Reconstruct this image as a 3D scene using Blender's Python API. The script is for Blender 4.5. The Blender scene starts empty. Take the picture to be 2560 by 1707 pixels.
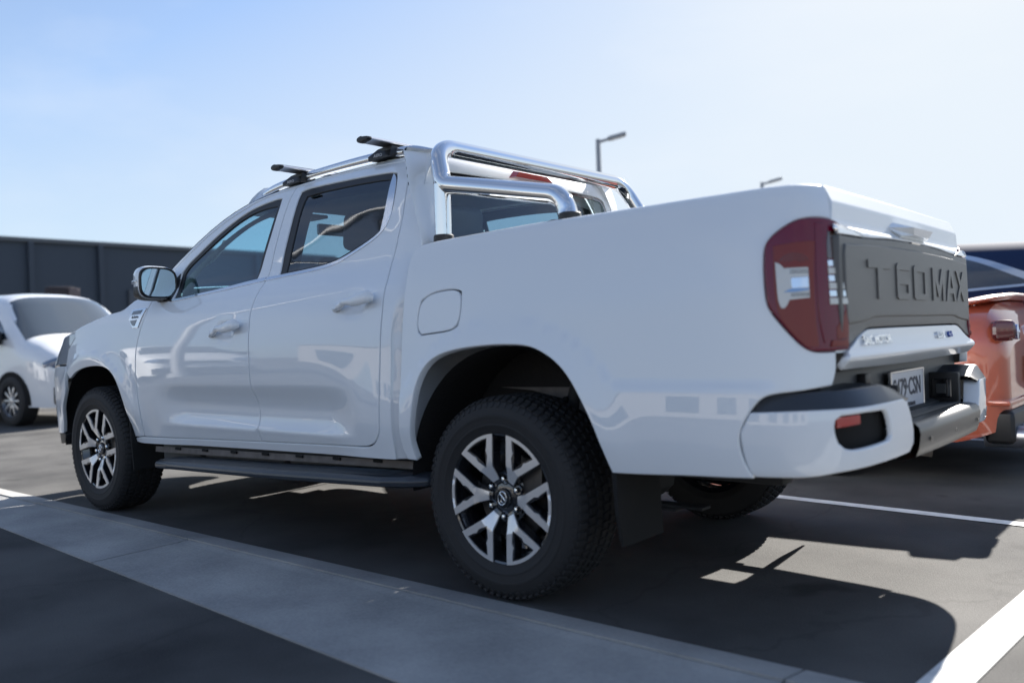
import bpy, bmesh, math, random
import numpy as np
from mathutils import Vector, Matrix, Quaternion
from mathutils.geometry import delaunay_2d_cdt
random.seed(7); rng=np.random.default_rng(7)
SC=bpy.context.scene; C=SC.collection
R=math.radians
# ---------------------------------------------------------------- camera
cam=bpy.data.cameras.new('camera'); camo=bpy.data.objects.new('camera',cam); C.objects.link(camo); SC.camera=camo
cam.sensor_width=36; cam.lens=36*2171.43/2560; cam.clip_end=2000; cam.clip_start=.05
yaw,pitch,roll=R(130.2556),R(-.32323),R(-2.0158)
fw=Vector((math.cos(pitch)*math.cos(yaw),math.cos(pitch)*math.sin(yaw),math.sin(pitch)))
rt=fw.cross(Vector((0,0,1))).normalized(); up=rt.cross(fw)
rt2=rt*math.cos(roll)+up*math.sin(roll); up2=-rt*math.sin(roll)+up*math.cos(roll)
mm=Matrix((rt2,up2,-fw)).transposed().to_4x4(); mm.translation=Vector((2.0481,-3.2263,.9435)); camo.matrix_world=mm
cam.dof.use_dof=True; cam.dof.focus_distance=4.15; cam.dof.aperture_fstop=1.5
# ---------------------------------------------------------------- sky and sun
SUN=Vector((-.20,1.83,1.0)).normalized()
EL=math.asin(SUN.z); AZ=math.atan2(SUN.x,SUN.y)
w=bpy.data.worlds.new('World'); SC.world=w; w.use_nodes=True
nt=w.node_tree; bg=nt.nodes['Background']; sky=nt.nodes.new('ShaderNodeTexSky'); sky.sky_type='NISHITA'; sky.sun_disc=False
sky.sun_elevation=EL; sky.sun_rotation=AZ; sky.air_density=1.0; sky.dust_density=.7; sky.ozone_density=1.6; sky.altitude=0
bg.inputs[1].default_value=.05
# thin high cloud veil, denser near the sun, mixed over the clear sky
tc=nt.nodes.new('ShaderNodeTexCoord'); mp=nt.nodes.new('ShaderNodeMapping'); mp.inputs['Scale'].default_value=(1.0,1.6,4.0); mp.inputs['Rotation'].default_value=(.0,.25,.6)
no=nt.nodes.new('ShaderNodeTexNoise'); no.inputs['Scale'].default_value=1.6; no.inputs['Detail'].default_value=7; no.inputs['Roughness'].default_value=.55
cr=nt.nodes.new('ShaderNodeValToRGB'); cr.color_ramp.elements[0].position=.46; cr.color_ramp.elements[0].color=(.04,.04,.04,1); cr.color_ramp.elements[1].position=.85; cr.color_ramp.elements[1].color=(.45,.45,.45,1)
mx=nt.nodes.new('ShaderNodeMixRGB'); mx.inputs[2].default_value=(9.5,10.2,11.2,1)
nt.links.new(tc.outputs['Generated'],mp.inputs[0]); nt.links.new(mp.outputs[0],no.inputs[0]); nt.links.new(no.outputs[0],cr.inputs[0])
nt.links.new(cr.outputs[0],mx.inputs[0])
ti=nt.nodes.new('ShaderNodeMixRGB'); ti.blend_type='MULTIPLY'; ti.inputs[0].default_value=1; ti.inputs[2].default_value=(.82,1.0,1.24,1); nt.links.new(sky.outputs[0],ti.inputs[1])
# soft shoulder: where the aureole round the sun would burn out it fades into white haze instead
sp_=nt.nodes.new('ShaderNodeSeparateColor'); nt.links.new(ti.outputs[0],sp_.inputs[0])
M1=nt.nodes.new('ShaderNodeMath'); M1.operation='MAXIMUM'; nt.links.new(sp_.outputs[0],M1.inputs[0]); nt.links.new(sp_.outputs[1],M1.inputs[1])
M2=nt.nodes.new('ShaderNodeMath'); M2.operation='MAXIMUM'; nt.links.new(M1.outputs[0],M2.inputs[0]); nt.links.new(sp_.outputs[2],M2.inputs[1])
M3=nt.nodes.new('ShaderNodeMath'); M3.operation='DIVIDE'; M3.inputs[0].default_value=6.6; nt.links.new(M2.outputs[0],M3.inputs[1])
M4=nt.nodes.new('ShaderNodeMath'); M4.operation='MINIMUM'; M4.inputs[1].default_value=1; nt.links.new(M3.outputs[0],M4.inputs[0])
V1=nt.nodes.new('ShaderNodeVectorMath'); V1.operation='SCALE'; nt.links.new(ti.outputs[0],V1.inputs[0]); nt.links.new(M4.outputs[0],V1.inputs['Scale'])
M5=nt.nodes.new('ShaderNodeMath'); M5.operation='SUBTRACT'; M5.inputs[0].default_value=1; nt.links.new(M4.outputs[0],M5.inputs[1])
M6=nt.nodes.new('ShaderNodeMath'); M6.operation='MULTIPLY'; M6.inputs[1].default_value=1.6; M6.use_clamp=True; nt.links.new(M5.outputs[0],M6.inputs[0])
cl=nt.nodes.new('ShaderNodeMixRGB'); cl.inputs[2].default_value=(5.95,6.25,6.6,1); nt.links.new(V1.outputs[0],cl.inputs[1]); nt.links.new(M6.outputs[0],cl.inputs[0])
sx=nt.nodes.new('ShaderNodeSeparateXYZ'); nt.links.new(tc.outputs['Generated'],sx.inputs[0])
hr=nt.nodes.new('ShaderNodeMapRange'); hr.inputs['From Min'].default_value=0; hr.inputs['From Max'].default_value=.5; hr.inputs['To Min'].default_value=.60; hr.inputs['To Max'].default_value=.08; nt.links.new(sx.outputs[2],hr.inputs[0])
hz=nt.nodes.new('ShaderNodeMixRGB'); hz.inputs[2].default_value=(4.9,5.75,6.6,1); nt.links.new(hr.outputs[0],hz.inputs[0]); nt.links.new(cl.outputs[0],hz.inputs[1])
nt.links.new(hz.outputs[0],mx.inputs[1]); mx.inputs[2].default_value=(6.5,6.65,6.85,1); nt.links.new(mx.outputs[0],bg.inputs[0])
sl=bpy.data.lights.new('sun','SUN'); so=bpy.data.objects.new('sun',sl); C.objects.link(so); sl.energy=5.0; sl.angle=R(.53); sl.color=(1,.95,.88)
so.rotation_euler=SUN.to_track_quat('Z','Y').to_euler(); so.location=(0,20,20)
SC.view_settings.view_transform='Standard'; SC.view_settings.look='None'; SC.view_settings.exposure=1.58; SC.view_settings.gamma=1
# ---------------------------------------------------------------- materials
def mat(name,col,rough=.5,metal=0,coat=0,spec=.5,noise=None,bump=None,coatr=.03,trans=0,ior=1.5,emis=None,rn=0):
    m=bpy.data.materials.new(name); m.use_nodes=True; t=m.node_tree; b=t.nodes['Principled BSDF']
    b.inputs['Base Color'].default_value=(*col,1); b.inputs['Roughness'].default_value=rough; b.inputs['Metallic'].default_value=metal
    b.inputs['Coat Weight'].default_value=coat; b.inputs['Coat Roughness'].default_value=coatr; b.inputs['Coat IOR'].default_value=1.72 if coat else 1.5; b.inputs['Specular IOR Level'].default_value=spec
    b.inputs['Transmission Weight'].default_value=trans; b.inputs['IOR'].default_value=ior
    co=t.nodes.new('ShaderNodeTexCoord')
    if noise:   # (scale, amount, second colour)
        n=t.nodes.new('ShaderNodeTexNoise'); n.inputs['Scale'].default_value=noise[0]; n.inputs['Detail'].default_value=8
        r=t.nodes.new('ShaderNodeValToRGB'); r.color_ramp.elements[0].position=.5-noise[1]; r.color_ramp.elements[1].position=.5+noise[1]
        r.color_ramp.elements[0].color=(*col,1); r.color_ramp.elements[1].color=(*noise[2],1)
        t.links.new(co.outputs['Object'],n.inputs[0]); t.links.new(n.outputs[0],r.inputs[0]); t.links.new(r.outputs[0],b.inputs['Base Color'])
    if rn:
        n=t.nodes.new('ShaderNodeTexNoise'); n.inputs['Scale'].default_value=3; n.inputs['Detail'].default_value=6
        q=t.nodes.new('ShaderNodeMapRange'); q.inputs['To Min'].default_value=rough*(1-rn); q.inputs['To Max'].default_value=rough*(1+rn)
        t.links.new(co.outputs['Object'],n.inputs[0]); t.links.new(n.outputs[0],q.inputs[0]); t.links.new(q.outputs[0],b.inputs['Roughness'])
    if bump:    # (scale, strength, distance)
        n=t.nodes.new('ShaderNodeTexNoise'); n.inputs['Scale'].default_value=bump[0]; n.inputs['Detail'].default_value=6
        q=t.nodes.new('ShaderNodeBump'); q.inputs['Strength'].default_value=bump[1]; q.inputs['Distance'].default_value=bump[2]
        t.links.new(co.outputs['Object'],n.inputs[0]); t.links.new(n.outputs[0],q.inputs['Height']); t.links.new(q.outputs[0],b.inputs['Normal'])
    return m
def glass(name,tint,refl=1.0,rough=0):
    m=bpy.data.materials.new(name); m.use_nodes=True; t=m.node_tree
    for n in list(t.nodes): t.nodes.remove(n)
    o=t.nodes.new('ShaderNodeOutputMaterial'); tr=t.nodes.new('ShaderNodeBsdfTransparent'); tr.inputs[0].default_value=(*tint,1)
    g=t.nodes.new('ShaderNodeBsdfGlossy'); g.inputs['Roughness'].default_value=rough; g.inputs['Color'].default_value=(.95,.97,1,1)
    ge=t.nodes.new('ShaderNodeNewGeometry'); dt=t.nodes.new('ShaderNodeVectorMath'); dt.operation='DOT_PRODUCT'; ab=t.nodes.new('ShaderNodeMath'); ab.operation='ABSOLUTE'
    om=t.nodes.new('ShaderNodeMath'); om.operation='SUBTRACT'; om.inputs[0].default_value=1; pw=t.nodes.new('ShaderNodeMath'); pw.operation='POWER'; pw.inputs[1].default_value=5
    ma=t.nodes.new('ShaderNodeMath'); ma.operation='MULTIPLY_ADD'; ma.inputs[1].default_value=.92*refl; ma.inputs[2].default_value=.075*refl; ma.use_clamp=True
    t.links.new(ge.outputs['Normal'],dt.inputs[0]); t.links.new(ge.outputs['Incoming'],dt.inputs[1]); t.links.new(dt.outputs['Value'],ab.inputs[0]); t.links.new(ab.outputs[0],om.inputs[1]); t.links.new(om.outputs[0],pw.inputs[0]); t.links.new(pw.outputs[0],ma.inputs[0])
    x=t.nodes.new('ShaderNodeMixShader'); t.links.new(ma.outputs[0],x.inputs[0]); t.links.new(tr.outputs[0],x.inputs[1]); t.links.new(g.outputs[0],x.inputs[2]); t.links.new(x.outputs[0],o.inputs[0])
    return m
M=dict(
 paint=mat('white_paint',(.775,.81,.84),.45,coat=1,spec=.25,coatr=.02,rn=.15),
 chrome=mat('chrome',(.82,.83,.84),.045,metal=1),
 trimchrome=mat('trim_chrome',(.75,.77,.80),.12,metal=1),
 alloy=mat('machined_alloy',(.74,.73,.72),.30,metal=.55,coat=.6),
 alloydark=mat('dark_alloy',(.012,.013,.016),.22,metal=.0,coat=1),
 silver=mat('silver',(.6,.6,.62),.3,metal=1),
 step=mat('step_plastic',(.030,.036,.045),.28), rocker=mat('rocker_grey',(.075,.078,.082),.75),
 stepmetal=mat('bumper_step_grey',(.075,.074,.072),.34,metal=.15),
 black=mat('black_trim',(.012,.012,.013),.45),
 gloss=mat('gloss_black',(.008,.008,.009),.12,coat=1),
 plastic=mat('textured_plastic',(.045,.047,.048),.42,bump=(900,.25,.002)),
 panel=mat('tailgate_plastic',(.105,.103,.099),.36,bump=(700,.3,.002)),
 rubber=mat('tyre_rubber',(.016,.016,.017),.72,bump=(120,.3,.004)),
 flap=mat('flap_rubber',(.007,.007,.007),.9),
 liner=mat('arch_liner',(.012,.011,.011),.9,bump=(60,.4,.01)),
 frame=mat('chassis_grey',(.16,.14,.13),.7,noise=(20,.2,(.10,.09,.08))),
 under=mat('underbody',(.02,.02,.02),.8),
 win=glass('side_glass',(.44,.72,.86),1.15), winr=glass('privacy_glass',(.30,.44,.53),1.25), wrear=glass('rear_glass',(.74,.88,.92),1.0), wscr=glass('windscreen_glass',(.66,.82,.86),1.0),
 interior=mat('interior_trim',(.05,.052,.056),.8,bump=(300,.2,.002)), lining=mat('roof_lining',(.30,.31,.32),.9), seat=mat('seat_leather',(.028,.028,.030),.55,bump=(200,.3,.002)),
 red=mat('red_lens',(.15,.002,.020),.15,coat=.35,spec=.3), red2=mat('red_reflector',(.20,.022,.012),.3,coat=.25,spec=.3,bump=(60,.15,.004)), redb=mat('bright_red_lens',(.42,.035,.03),.2,coat=1),
 smoke=mat('smoked_lens',(.07,.035,.025),.1,coat=1), lamp=mat('lamp_silver',(.62,.60,.55),.25,coat=1,bump=(45,.4,.01)), lampchrome=mat('lamp_cells',(.75,.78,.82),.08,metal=1),
 clearlens=mat('clear_lens',(.35,.38,.42),.05,coat=1),
 plate=mat('plate_white',(.62,.62,.64),.35), ink=mat('plate_ink',(.02,.022,.04),.5),
 blue=mat('badge_blue',(.03,.08,.35),.2,metal=.6),
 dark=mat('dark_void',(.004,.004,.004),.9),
)
# ---------------------------------------------------------------- generic mesh helpers
def link(name,verts,faces,m,parent=None,normals=None,smooth=True,mats=None,fm=None):
    me=bpy.data.meshes.new(name); me.from_pydata([tuple(map(float,v)) for v in verts],[],[tuple(map(int,f)) for f in faces]); me.validate(clean_customdata=False)
    for x in (mats or [m]): me.materials.append(x)
    if fm is not None: me.polygons.foreach_set('material_index',list(fm))
    me.polygons.foreach_set('use_smooth',[smooth]*len(me.polygons))
    if normals is not None and len(me.vertices)==len(normals): me.normals_split_custom_set_from_vertices([tuple(map(float,n)) for n in normals])
    o=bpy.data.objects.new(name,me); C.objects.link(o); o.parent=parent
    return o
class G:
    """collects geometry for one mesh"""
    def __init__(s): s.v=[]; s.f=[]; s.n=[]; s.m=[]; s.hn=True
    def add(s,v,f,n=None,mi=0):
        o=len(s.v); s.v+= [tuple(p) for p in v]; s.f+=[tuple(i+o for i in q) for q in f]; s.m+=[mi]*len(f)
        if n is None: s.hn=False; s.n+=[(0,0,1)]*len(v)
        else: s.n+=[tuple(p) for p in n]
        return s
    def mirror(s):
        t=G(); t.v=[(x,-y,z) for x,y,z in s.v]; t.n=[(x,-y,z) for x,y,z in s.n]; t.f=[tuple(reversed(f)) for f in s.f]; t.m=list(s.m); t.hn=s.hn; return t
    def join(s,o):
        k=len(s.v); s.v+=o.v; s.n+=o.n; s.f+=[tuple(i+k for i in q) for q in o.f]; s.m+=o.m; s.hn=s.hn and o.hn; return s
    def xf(s,mat):
        s.v=[tuple(mat@Vector(p)) for p in s.v]; r=mat.to_3x3(); s.n=[tuple((r@Vector(p)).normalized()) for p in s.n]; return s
    def obj(s,name,m,parent=None,smooth=True,sharp=35):
        ms=m if isinstance(m,list) else [m]
        o=link(name,s.v,s.f,None,parent,s.n if s.hn else None,smooth,ms,s.m)
        if smooth and not s.hn and sharp:
            me=o.data; bm=bmesh.new(); bm.from_mesh(me)
            for e in bm.edges:
                if len(e.link_faces)==2 and e.calc_face_angle(0)>R(sharp): e.smooth=False
            bm.to_mesh(me); bm.free()
        return o
def pip(P,poly):
    x=P[:,0][:,None]; y=P[:,1][:,None]; a=poly; b=np.roll(poly,-1,0)
    c=((a[:,1]>y)!=(b[:,1]>y)); d=(b[:,1]-a[:,1]); d=np.where(d==0,1e-12,d)
    return (np.sum(c&(x<(b[:,0]-a[:,0])*(y-a[:,1])/d+a[:,0]),1)%2)==1
def area(p): return .5*np.sum(p[:,0]*np.roll(p[:,1],-1)-np.roll(p[:,0],-1)*p[:,1])
def smoothpoly(poly,step=.014,ang=38,it=6,closed=True):
    """rounds a traced outline between its corners and resamples it evenly"""
    P=np.array(poly,float); keep=[0]
    for i in range(1,len(P)):
        if np.hypot(*(P[i]-P[keep[-1]]))>1e-4: keep.append(i)
    P=P[keep]; n=len(P)
    a=P-np.roll(P,1,0); b=np.roll(P,-1,0)-P
    t=np.abs((np.arctan2(b[:,1],b[:,0])-np.arctan2(a[:,1],a[:,0])+np.pi)%(2*np.pi)-np.pi)
    cor=[i for i in range(n) if t[i]>R(ang)]
    if not cor: cor=[0]; free=True
    else: free=False
    out=[]
    for k,i in enumerate(cor):
        j=cor[(k+1)%len(cor)]; idx=[i]; q=i
        while True:
            q=(q+1)%n; idx.append(q)
            if q==j: break
        S_=P[idx]; L=np.r_[0,np.cumsum(np.hypot(*np.diff(S_,axis=0).T))]
        m=max(1,int(round(L[-1]/step)))
        s=np.linspace(0,L[-1],m+1)
        if len(S_)>2:
            # Catmull-Rom with arc length tangents
            T_=np.zeros_like(S_)
            for r in range(len(S_)):
                r0=max(r-1,0); r1=min(r+1,len(S_)-1); T_[r]=(S_[r1]-S_[r0])/(L[r1]-L[r0])
            ii=np.clip(np.searchsorted(L,s,side='right')-1,0,len(S_)-2); h=L[ii+1]-L[ii]; u=((s-L[ii])/h)[:,None]; h=h[:,None]
            Q=(2*u**3-3*u**2+1)*S_[ii]+(u**3-2*u**2+u)*h*T_[ii]+(-2*u**3+3*u**2)*S_[ii+1]+(u**3-u**2)*h*T_[ii+1]
            for _ in range(it): Q[1:-1]=.5*Q[1:-1]+.25*(Q[:-2]+Q[2:])
        else: Q=S_[0]+(S_[1]-S_[0])*(s/L[-1])[:,None]
        out+=list(Q[:-1])
    return np.array(out)
def inset(P,d):
    if area(P)<0: d=-d
    a=P-np.roll(P,1,0); b=np.roll(P,-1,0)-P
    a/=np.linalg.norm(a,axis=1)[:,None]+1e-12; b/=np.linalg.norm(b,axis=1)[:,None]+1e-12
    n=np.stack([-(a+b)[:,1],(a+b)[:,0]],1); l=np.linalg.norm(n,axis=1)[:,None]+1e-9; n/=l
    c=np.clip(np.sum(n*np.stack([-a[:,1],a[:,0]],1),1),.5,1)[:,None]
    return P+n*d/c
def cdt(loops,h,extra=None):
    """triangulates the area inside loops[0] minus the other loops; interior points on a hexagonal grid"""
    lo=loops[0].min(0); hi=loops[0].max(0); g=[]
    ys=np.arange(lo[1]+h*.4,hi[1],h*.87)
    for k,y in enumerate(ys): g+=[(x,y) for x in np.arange(lo[0]+(h*.5 if k%2 else 0),hi[0],h)]
    g=np.array(g) if g else np.zeros((0,2))
    if len(g):
        m=pip(g,loops[0])
        for l in loops[1:]: m&=~pip(g,l)
        g=g[m]
        if len(g):
            B=np.concatenate(loops); d=np.full(len(g),9.)
            for s in range(0,len(B),200): d=np.minimum(d,np.min(np.hypot(g[:,None,0]-B[None,s:s+200,0],g[:,None,1]-B[None,s:s+200,1]),1))
            g=g[d>h*.45]
    V=[]; E=[]
    for l in loops:
        o=len(V); V+=[tuple(p) for p in l]; E+=[(o+i,o+(i+1)%len(l)) for i in range(len(l))]
    nb=len(V); V+=[tuple(p) for p in g]
    r=delaunay_2d_cdt([Vector(v) for v in V],E,[],0,1e-7)
    ov=np.array([(v.x,v.y) for v in r[0]]); tr=np.array([f for f in r[2] if len(f)==3])
    c=ov[tr].mean(1); m=pip(c,loops[0])
    for l in loops[1:]: m&=~pip(c,l)
    return ov,tr[m]
def panel(kind,poly,holes=(),off=0.,g=.002,depth=.018,hdepth=None,h=.03,step=.014,ang=38,it=6,bev=.0025,raw=False):
    """a skin on surface `kind` bounded by poly (u,z) with rolled edges and a return flange"""
    L0=[poly if raw else smoothpoly(poly,step,ang,it)]+[smoothpoly(q,step,ang,it) for q in holes]
    L0=[l if area(l)>0 else l[::-1] for l in L0]
    L1=[inset(l,g if i==0 else -g) for i,l in enumerate(L0)]
    LA=[inset(l,bev if i==0 else -bev) for i,l in enumerate(L1)]
    uv,tri=cdt(LA,h)
    o=G(); P=S(kind,uv[:,0],uv[:,1],off); Nn=N(kind,uv[:,0],uv[:,1])
    # orient: face normal must agree with N
    a,b,c=(P[tri[:,k]] for k in range(3)); sg=np.sum(np.cross(b-a,c-a)*Nn[tri[:,0]],1)<0
    tri=tri.copy(); tri[sg]=tri[sg][:,::-1]
    o.add(P,tri,Nn)
    if depth:
        for i in range(len(L1)):
            A=S(kind,LA[i][:,0],LA[i][:,1],off); B=S(kind,L1[i][:,0],L1[i][:,1],off); n=N(kind,L1[i][:,0],L1[i][:,1])
            e=B-A; e/=np.linalg.norm(e,axis=1)[:,None]+1e-12
            B1=B-n*bev*.8; D=B-n*(depth if i==0 or hdepth is None else hdepth); mid=(n+e)/np.sqrt(2); k=len(A)
            V=np.concatenate([A,B1,D]); NN=np.concatenate([n*.9+e*.1,e*.8+n*.3,e]); NN/=np.linalg.norm(NN,axis=1)[:,None]
            f=[]
            for j in range(k):
                j2=(j+1)%k; q=[(j,j+k,j2+k,j2),(j+k,j+2*k,j2+2*k,j2+k)]
                if i>0: q=[x[::-1] for x in q]
                f+=q
            o.add(V,f,NN)
    return o
def grid(P,closed_u=False,closed_v=False,flip=False):
    P=np.asarray(P,float); m,n=P.shape[:2]; f=[]
    for i in range(m if closed_u else m-1):
        for j in range(n if closed_v else n-1):
            a=i*n+j; b=i*n+(j+1)%n; c=((i+1)%m)*n+(j+1)%n; d=((i+1)%m)*n+j
            f.append((a,b,c,d) if not flip else (d,c,b,a))
    g=G(); g.add(P.reshape(-1,3),f); return g
def fillet(pts,rad,seg=10):
    pts=[Vector(p) for p in pts]; out=[pts[0]]
    rad=rad if isinstance(rad,(list,tuple)) else [rad]*(len(pts)-2)
    for i in range(1,len(pts)-1):
        a=(pts[i-1]-pts[i]); b=(pts[i+1]-pts[i]); la,lb=a.length,b.length; a.normalize(); b.normalize()
        th=a.angle(b); r=rad[i-1]; t=min(r/math.tan(th/2),la*.49,lb*.49); r=t*math.tan(th/2)
        c=pts[i]+(a+b).normalized()*(r/math.sin(th/2)); s=pts[i]+a*t-c; e=pts[i]+b*t-c; A=s.angle(e)
        for k in range(seg+1):
            q=k/seg; out.append(c+(s*math.sin((1-q)*A)+e*math.sin(q*A))/math.sin(A))
    out.append(pts[-1]); return out
def tube(path,r,n=20,cap=True,sq=None):
    path=[Vector(p) for p in path]; m=len(path); T_=[]
    for i in range(m): T_.append((path[min(i+1,m-1)]-path[max(i-1,0)]).normalized())
    u=T_[0].orthogonal().normalized(); 
    if abs(T_[0].z)<.9: u=(Vector((0,0,1))-T_[0]*T_[0].z).normalized()
    P=[]; prev=T_[0]
    for i in range(m):
        q=prev.rotation_difference(T_[i]); u=(q@u); u=(u-T_[i]*u.dot(T_[i])).normalized(); prev=T_[i]; v=T_[i].cross(u)
        ri=r[i] if isinstance(r,(list,tuple,np.ndarray)) else r
        a1,a2=(ri if isinstance(ri,(tuple,list)) else (ri,ri))
        P.append([path[i]+u*math.cos(2*math.pi*k/n)*a1+v*math.sin(2*math.pi*k/n)*a2 for k in range(n)])
    g=grid(np.array([[tuple(p) for p in row] for row in P]),False,True)
    if cap: g.f.append(tuple(range(n))); g.f.append(tuple(reversed(range((m-1)*n,m*n)))); g.m+=[0,0]
    return g
def lathe(prof,n=48,axis='y'):
    """prof: (radius, y) pairs, revolved about the y axis"""
    P=[[(r*math.cos(2*math.pi*k/n),y,r*math.sin(2*math.pi*k/n)) for k in range(n)] for r,y in prof]
    return grid(np.array(P),False,True)
def box(cx,cy,cz,sx,sy,sz,bev=0,seg=2,rot=None):
    bm=bmesh.new(); bmesh.ops.create_cube(bm,size=1)
    for v in bm.verts: v.co=Vector((v.co.x*sx,v.co.y*sy,v.co.z*sz))
    if bev: bmesh.ops.bevel(bm,geom=bm.edges[:],offset=bev,segments=seg,profile=.6,affect='EDGES')
    if rot is not None: bmesh.ops.rotate(bm,verts=bm.verts[:],cent=(0,0,0),matrix=rot)
    g=G(); bm.verts.index_update(); g.add([(v.co.x+cx,v.co.y+cy,v.co.z+cz) for v in bm.verts],[tuple(v.index for v in f.verts) for f in bm.faces]); bm.free(); return g
def extr(poly,holes,to3,depthvec,h=.05,step=.01,ang=30,it=0,raw=False):
    """flat plate: poly in 2D mapped by to3, thickened along depthvec"""
    L=[np.array(poly,float)]+[np.array(q,float) for q in holes]
    L=[l if area(l)>0 else l[::-1] for l in L]
    uv,tri=cdt(L,h); P=np.array([to3(*p) for p in uv]); D=np.array(depthvec,float); g=G()
    a,b,c=(P[tri[:,k]] for k in range(3)); s=np.sum(np.cross(b-a,c-a)*(-D),1)<0; tri=tri.copy(); tri[s]=tri[s][:,::-1]
    g.add(P,tri); g.add(P+D,tri[:,::-1])
    for i,l in enumerate(L):
        A=np.array([to3(*p) for p in l]); k=len(l); g.add(np.concatenate([A,A+D]),[(j,(j+1)%k,(j+1)%k+k,j+k) for j in range(k)])
    return g
def text(name,s,size,ext,m,parent,mw,sx=1.,bold=0.,bev=0):
    cu=bpy.data.curves.new(name,'FONT'); cu.body=s; cu.size=size; cu.extrude=ext; cu.offset=bold; cu.align_x='CENTER'; cu.align_y='CENTER'; cu.resolution_u=3; cu.bevel_depth=bev
    t=bpy.data.objects.new('tmp',cu); C.objects.link(t); bpy.context.view_layer.update()
    me=bpy.data.meshes.new_from_object(t.evaluated_get(bpy.context.evaluated_depsgraph_get())); bpy.data.objects.remove(t)
    me.name=name
    for v in me.vertices: v.co=mw@Vector((v.co.x*sx,v.co.y,v.co.z))
    me.materials.clear(); me.materials.append(m)
    o=bpy.data.objects.new(name,me); C.objects.link(o); o.parent=parent; return o
def empty(name,loc=(0,0,0),rz=0):
    o=bpy.data.objects.new(name,None); C.objects.link(o); o.location=loc; o.rotation_euler=(0,0,rz); o.empty_display_size=.2; return o
def tag(o,label=None,cat=None,group=None,kind=None):
    if label: o['label']=label
    if cat: o['category']=cat
    if group: o['group']=group
    if kind: o['kind']=kind
    return o
def copy_tree(o,parent=None):
    c=o.copy(); C.objects.link(c); c.parent=parent
    for ch in list(o.children): copy_tree(ch,c)
    return c
# ---------------------------------------------------------------- body skin surfaces
def spl(pts):
    # natural cubic spline through (t, value) pairs -> vectorised callable
    t=np.array([p[0] for p in pts],float); y=np.array([p[1:] for p in pts],float)
    n=len(t); h=np.diff(t); A=np.zeros((n,n)); b=np.zeros((n,y.shape[1])); A[0,0]=A[-1,-1]=1
    for i in range(1,n-1):
        A[i,i-1]=h[i-1]; A[i,i]=2*(h[i-1]+h[i]); A[i,i+1]=h[i]
        b[i]=6*((y[i+1]-y[i])/h[i]-(y[i]-y[i-1])/h[i-1])
    m=np.linalg.solve(A,b)
    def f(x):
        x=np.asarray(x,float); i=np.clip(np.searchsorted(t,x)-1,0,n-2)
        a=(t[i+1]-x)/h[i]; c=(x-t[i])/h[i]
        w=lambda v:v[...,None]
        r=w(a)*y[i]+w(c)*y[i+1]+(w(a**3-a)*m[i]+w(c**3-c)*m[i+1])*w(h[i]**2)/6
        lo=x<t[0]; hi=x>t[-1]
        s0=(y[1]-y[0])/h[0]-h[0]*m[1]/6; s1=(y[-1]-y[-2])/h[-1]+h[-1]*m[-2]/6
        r=np.where(w(lo),y[0]+w(x-t[0])*s0,r); r=np.where(w(hi),y[-1]+w(x-t[-1])*s1,r)
        return r[...,0] if y.shape[1]==1 else r
    return f
def sm(x,a,b):
    x=np.clip((np.asarray(x,float)-a)/(b-a),0,1); return x*x*(3-2*x)
# plan curves: parameter u is x along the straight side, arc length round the corners; returns centre line (x, y<0 side)
def mkplan(pts,anchor):
    pts=np.array(pts,float); k=[0.]
    for a,b in zip(pts[:-1],pts[1:]): k.append(k[-1]+np.hypot(*(b-a)))
    k=np.array(k); k=k-k[anchor]+pts[anchor,0]
    return spl([(kk,p[0],p[1]) for kk,p in zip(k,pts)]), k
CABP,CABK=mkplan([(-4.20,0.0),(-4.18,-.35),(-4.12,-.60),(-4.02,-.755),(-3.90,-.835),(-3.75,-.885),(-3.6,-.905),(-3.4,-.913),(-3.0,-.915),(-2.5,-.915),(-2.0,-.915),(-1.5,-.915),(-1.0,-.915),(-.7,-.915),(-.52,-.914),(-.46,-.900),(-.415,-.865),(-.395,-.80),(-.385,-.7),(-.37,-.45),(-.36,0.)],9)
BEDP,BEDK=mkplan([(-.6,-.915),(-.3,-.915),(0,-.915),(.3,-.915),(.6,-.915),(.8,-.913),(.93,-.902),(1.03,-.878),(1.09,-.845),(1.125,-.80),(1.15,-.755),(1.168,-.71),(1.18,-.6),(1.19,-.4),(1.195,0)],2)
BMPP,BMPK=mkplan([(.5,-.925),(.7,-.925),(.85,-.925),(.98,-.918),(1.08,-.895),(1.16,-.84),(1.215,-.76),(1.245,-.65),(1.26,-.5),(1.266,-.36),(1.27,-.2),(1.272,0)],1)
SM=spl([(.38,.828),(.455,.850),(.50,.8655),(.53,.8775),(.5440,.8835),(.5490,.8848),(.5535,.8830),(.575,.8735),(.588,.8690),(.60,.8672),(.63,.8660),(.655,.8680),(.68,.8755),(.71,.8900),(.738,.9055),(.7455,.9092),(.7520,.9112),(.762,.9130),(.80,.9165),(.88,.918),(.96,.915),(1.03,.907),(1.08,.899),(1.124,.887),(1.17,.867),(1.21,.842),(1.25,.812),(1.285,.792),(1.36,.766),(1.475,.727),(1.58,.687),(1.64,.660),(1.68,.638),(1.715,.612),(1.74,.587),(1.765,.555),(1.79,.515)])
SE=spl([(.38,.85),(.455,.868),(.50,.877),(.60,.898),(.70,.911),(.80,.917),(.88,.918),(.96,.915),(1.03,.907),(1.08,.899),(1.124,.887),(1.17,.867),(1.21,.842),(1.25,.812),(1.285,.792),(1.36,.766),(1.475,.727),(1.58,.687),(1.64,.660),(1.68,.638),(1.715,.612),(1.74,.587),(1.765,.555),(1.79,.515)])
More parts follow.
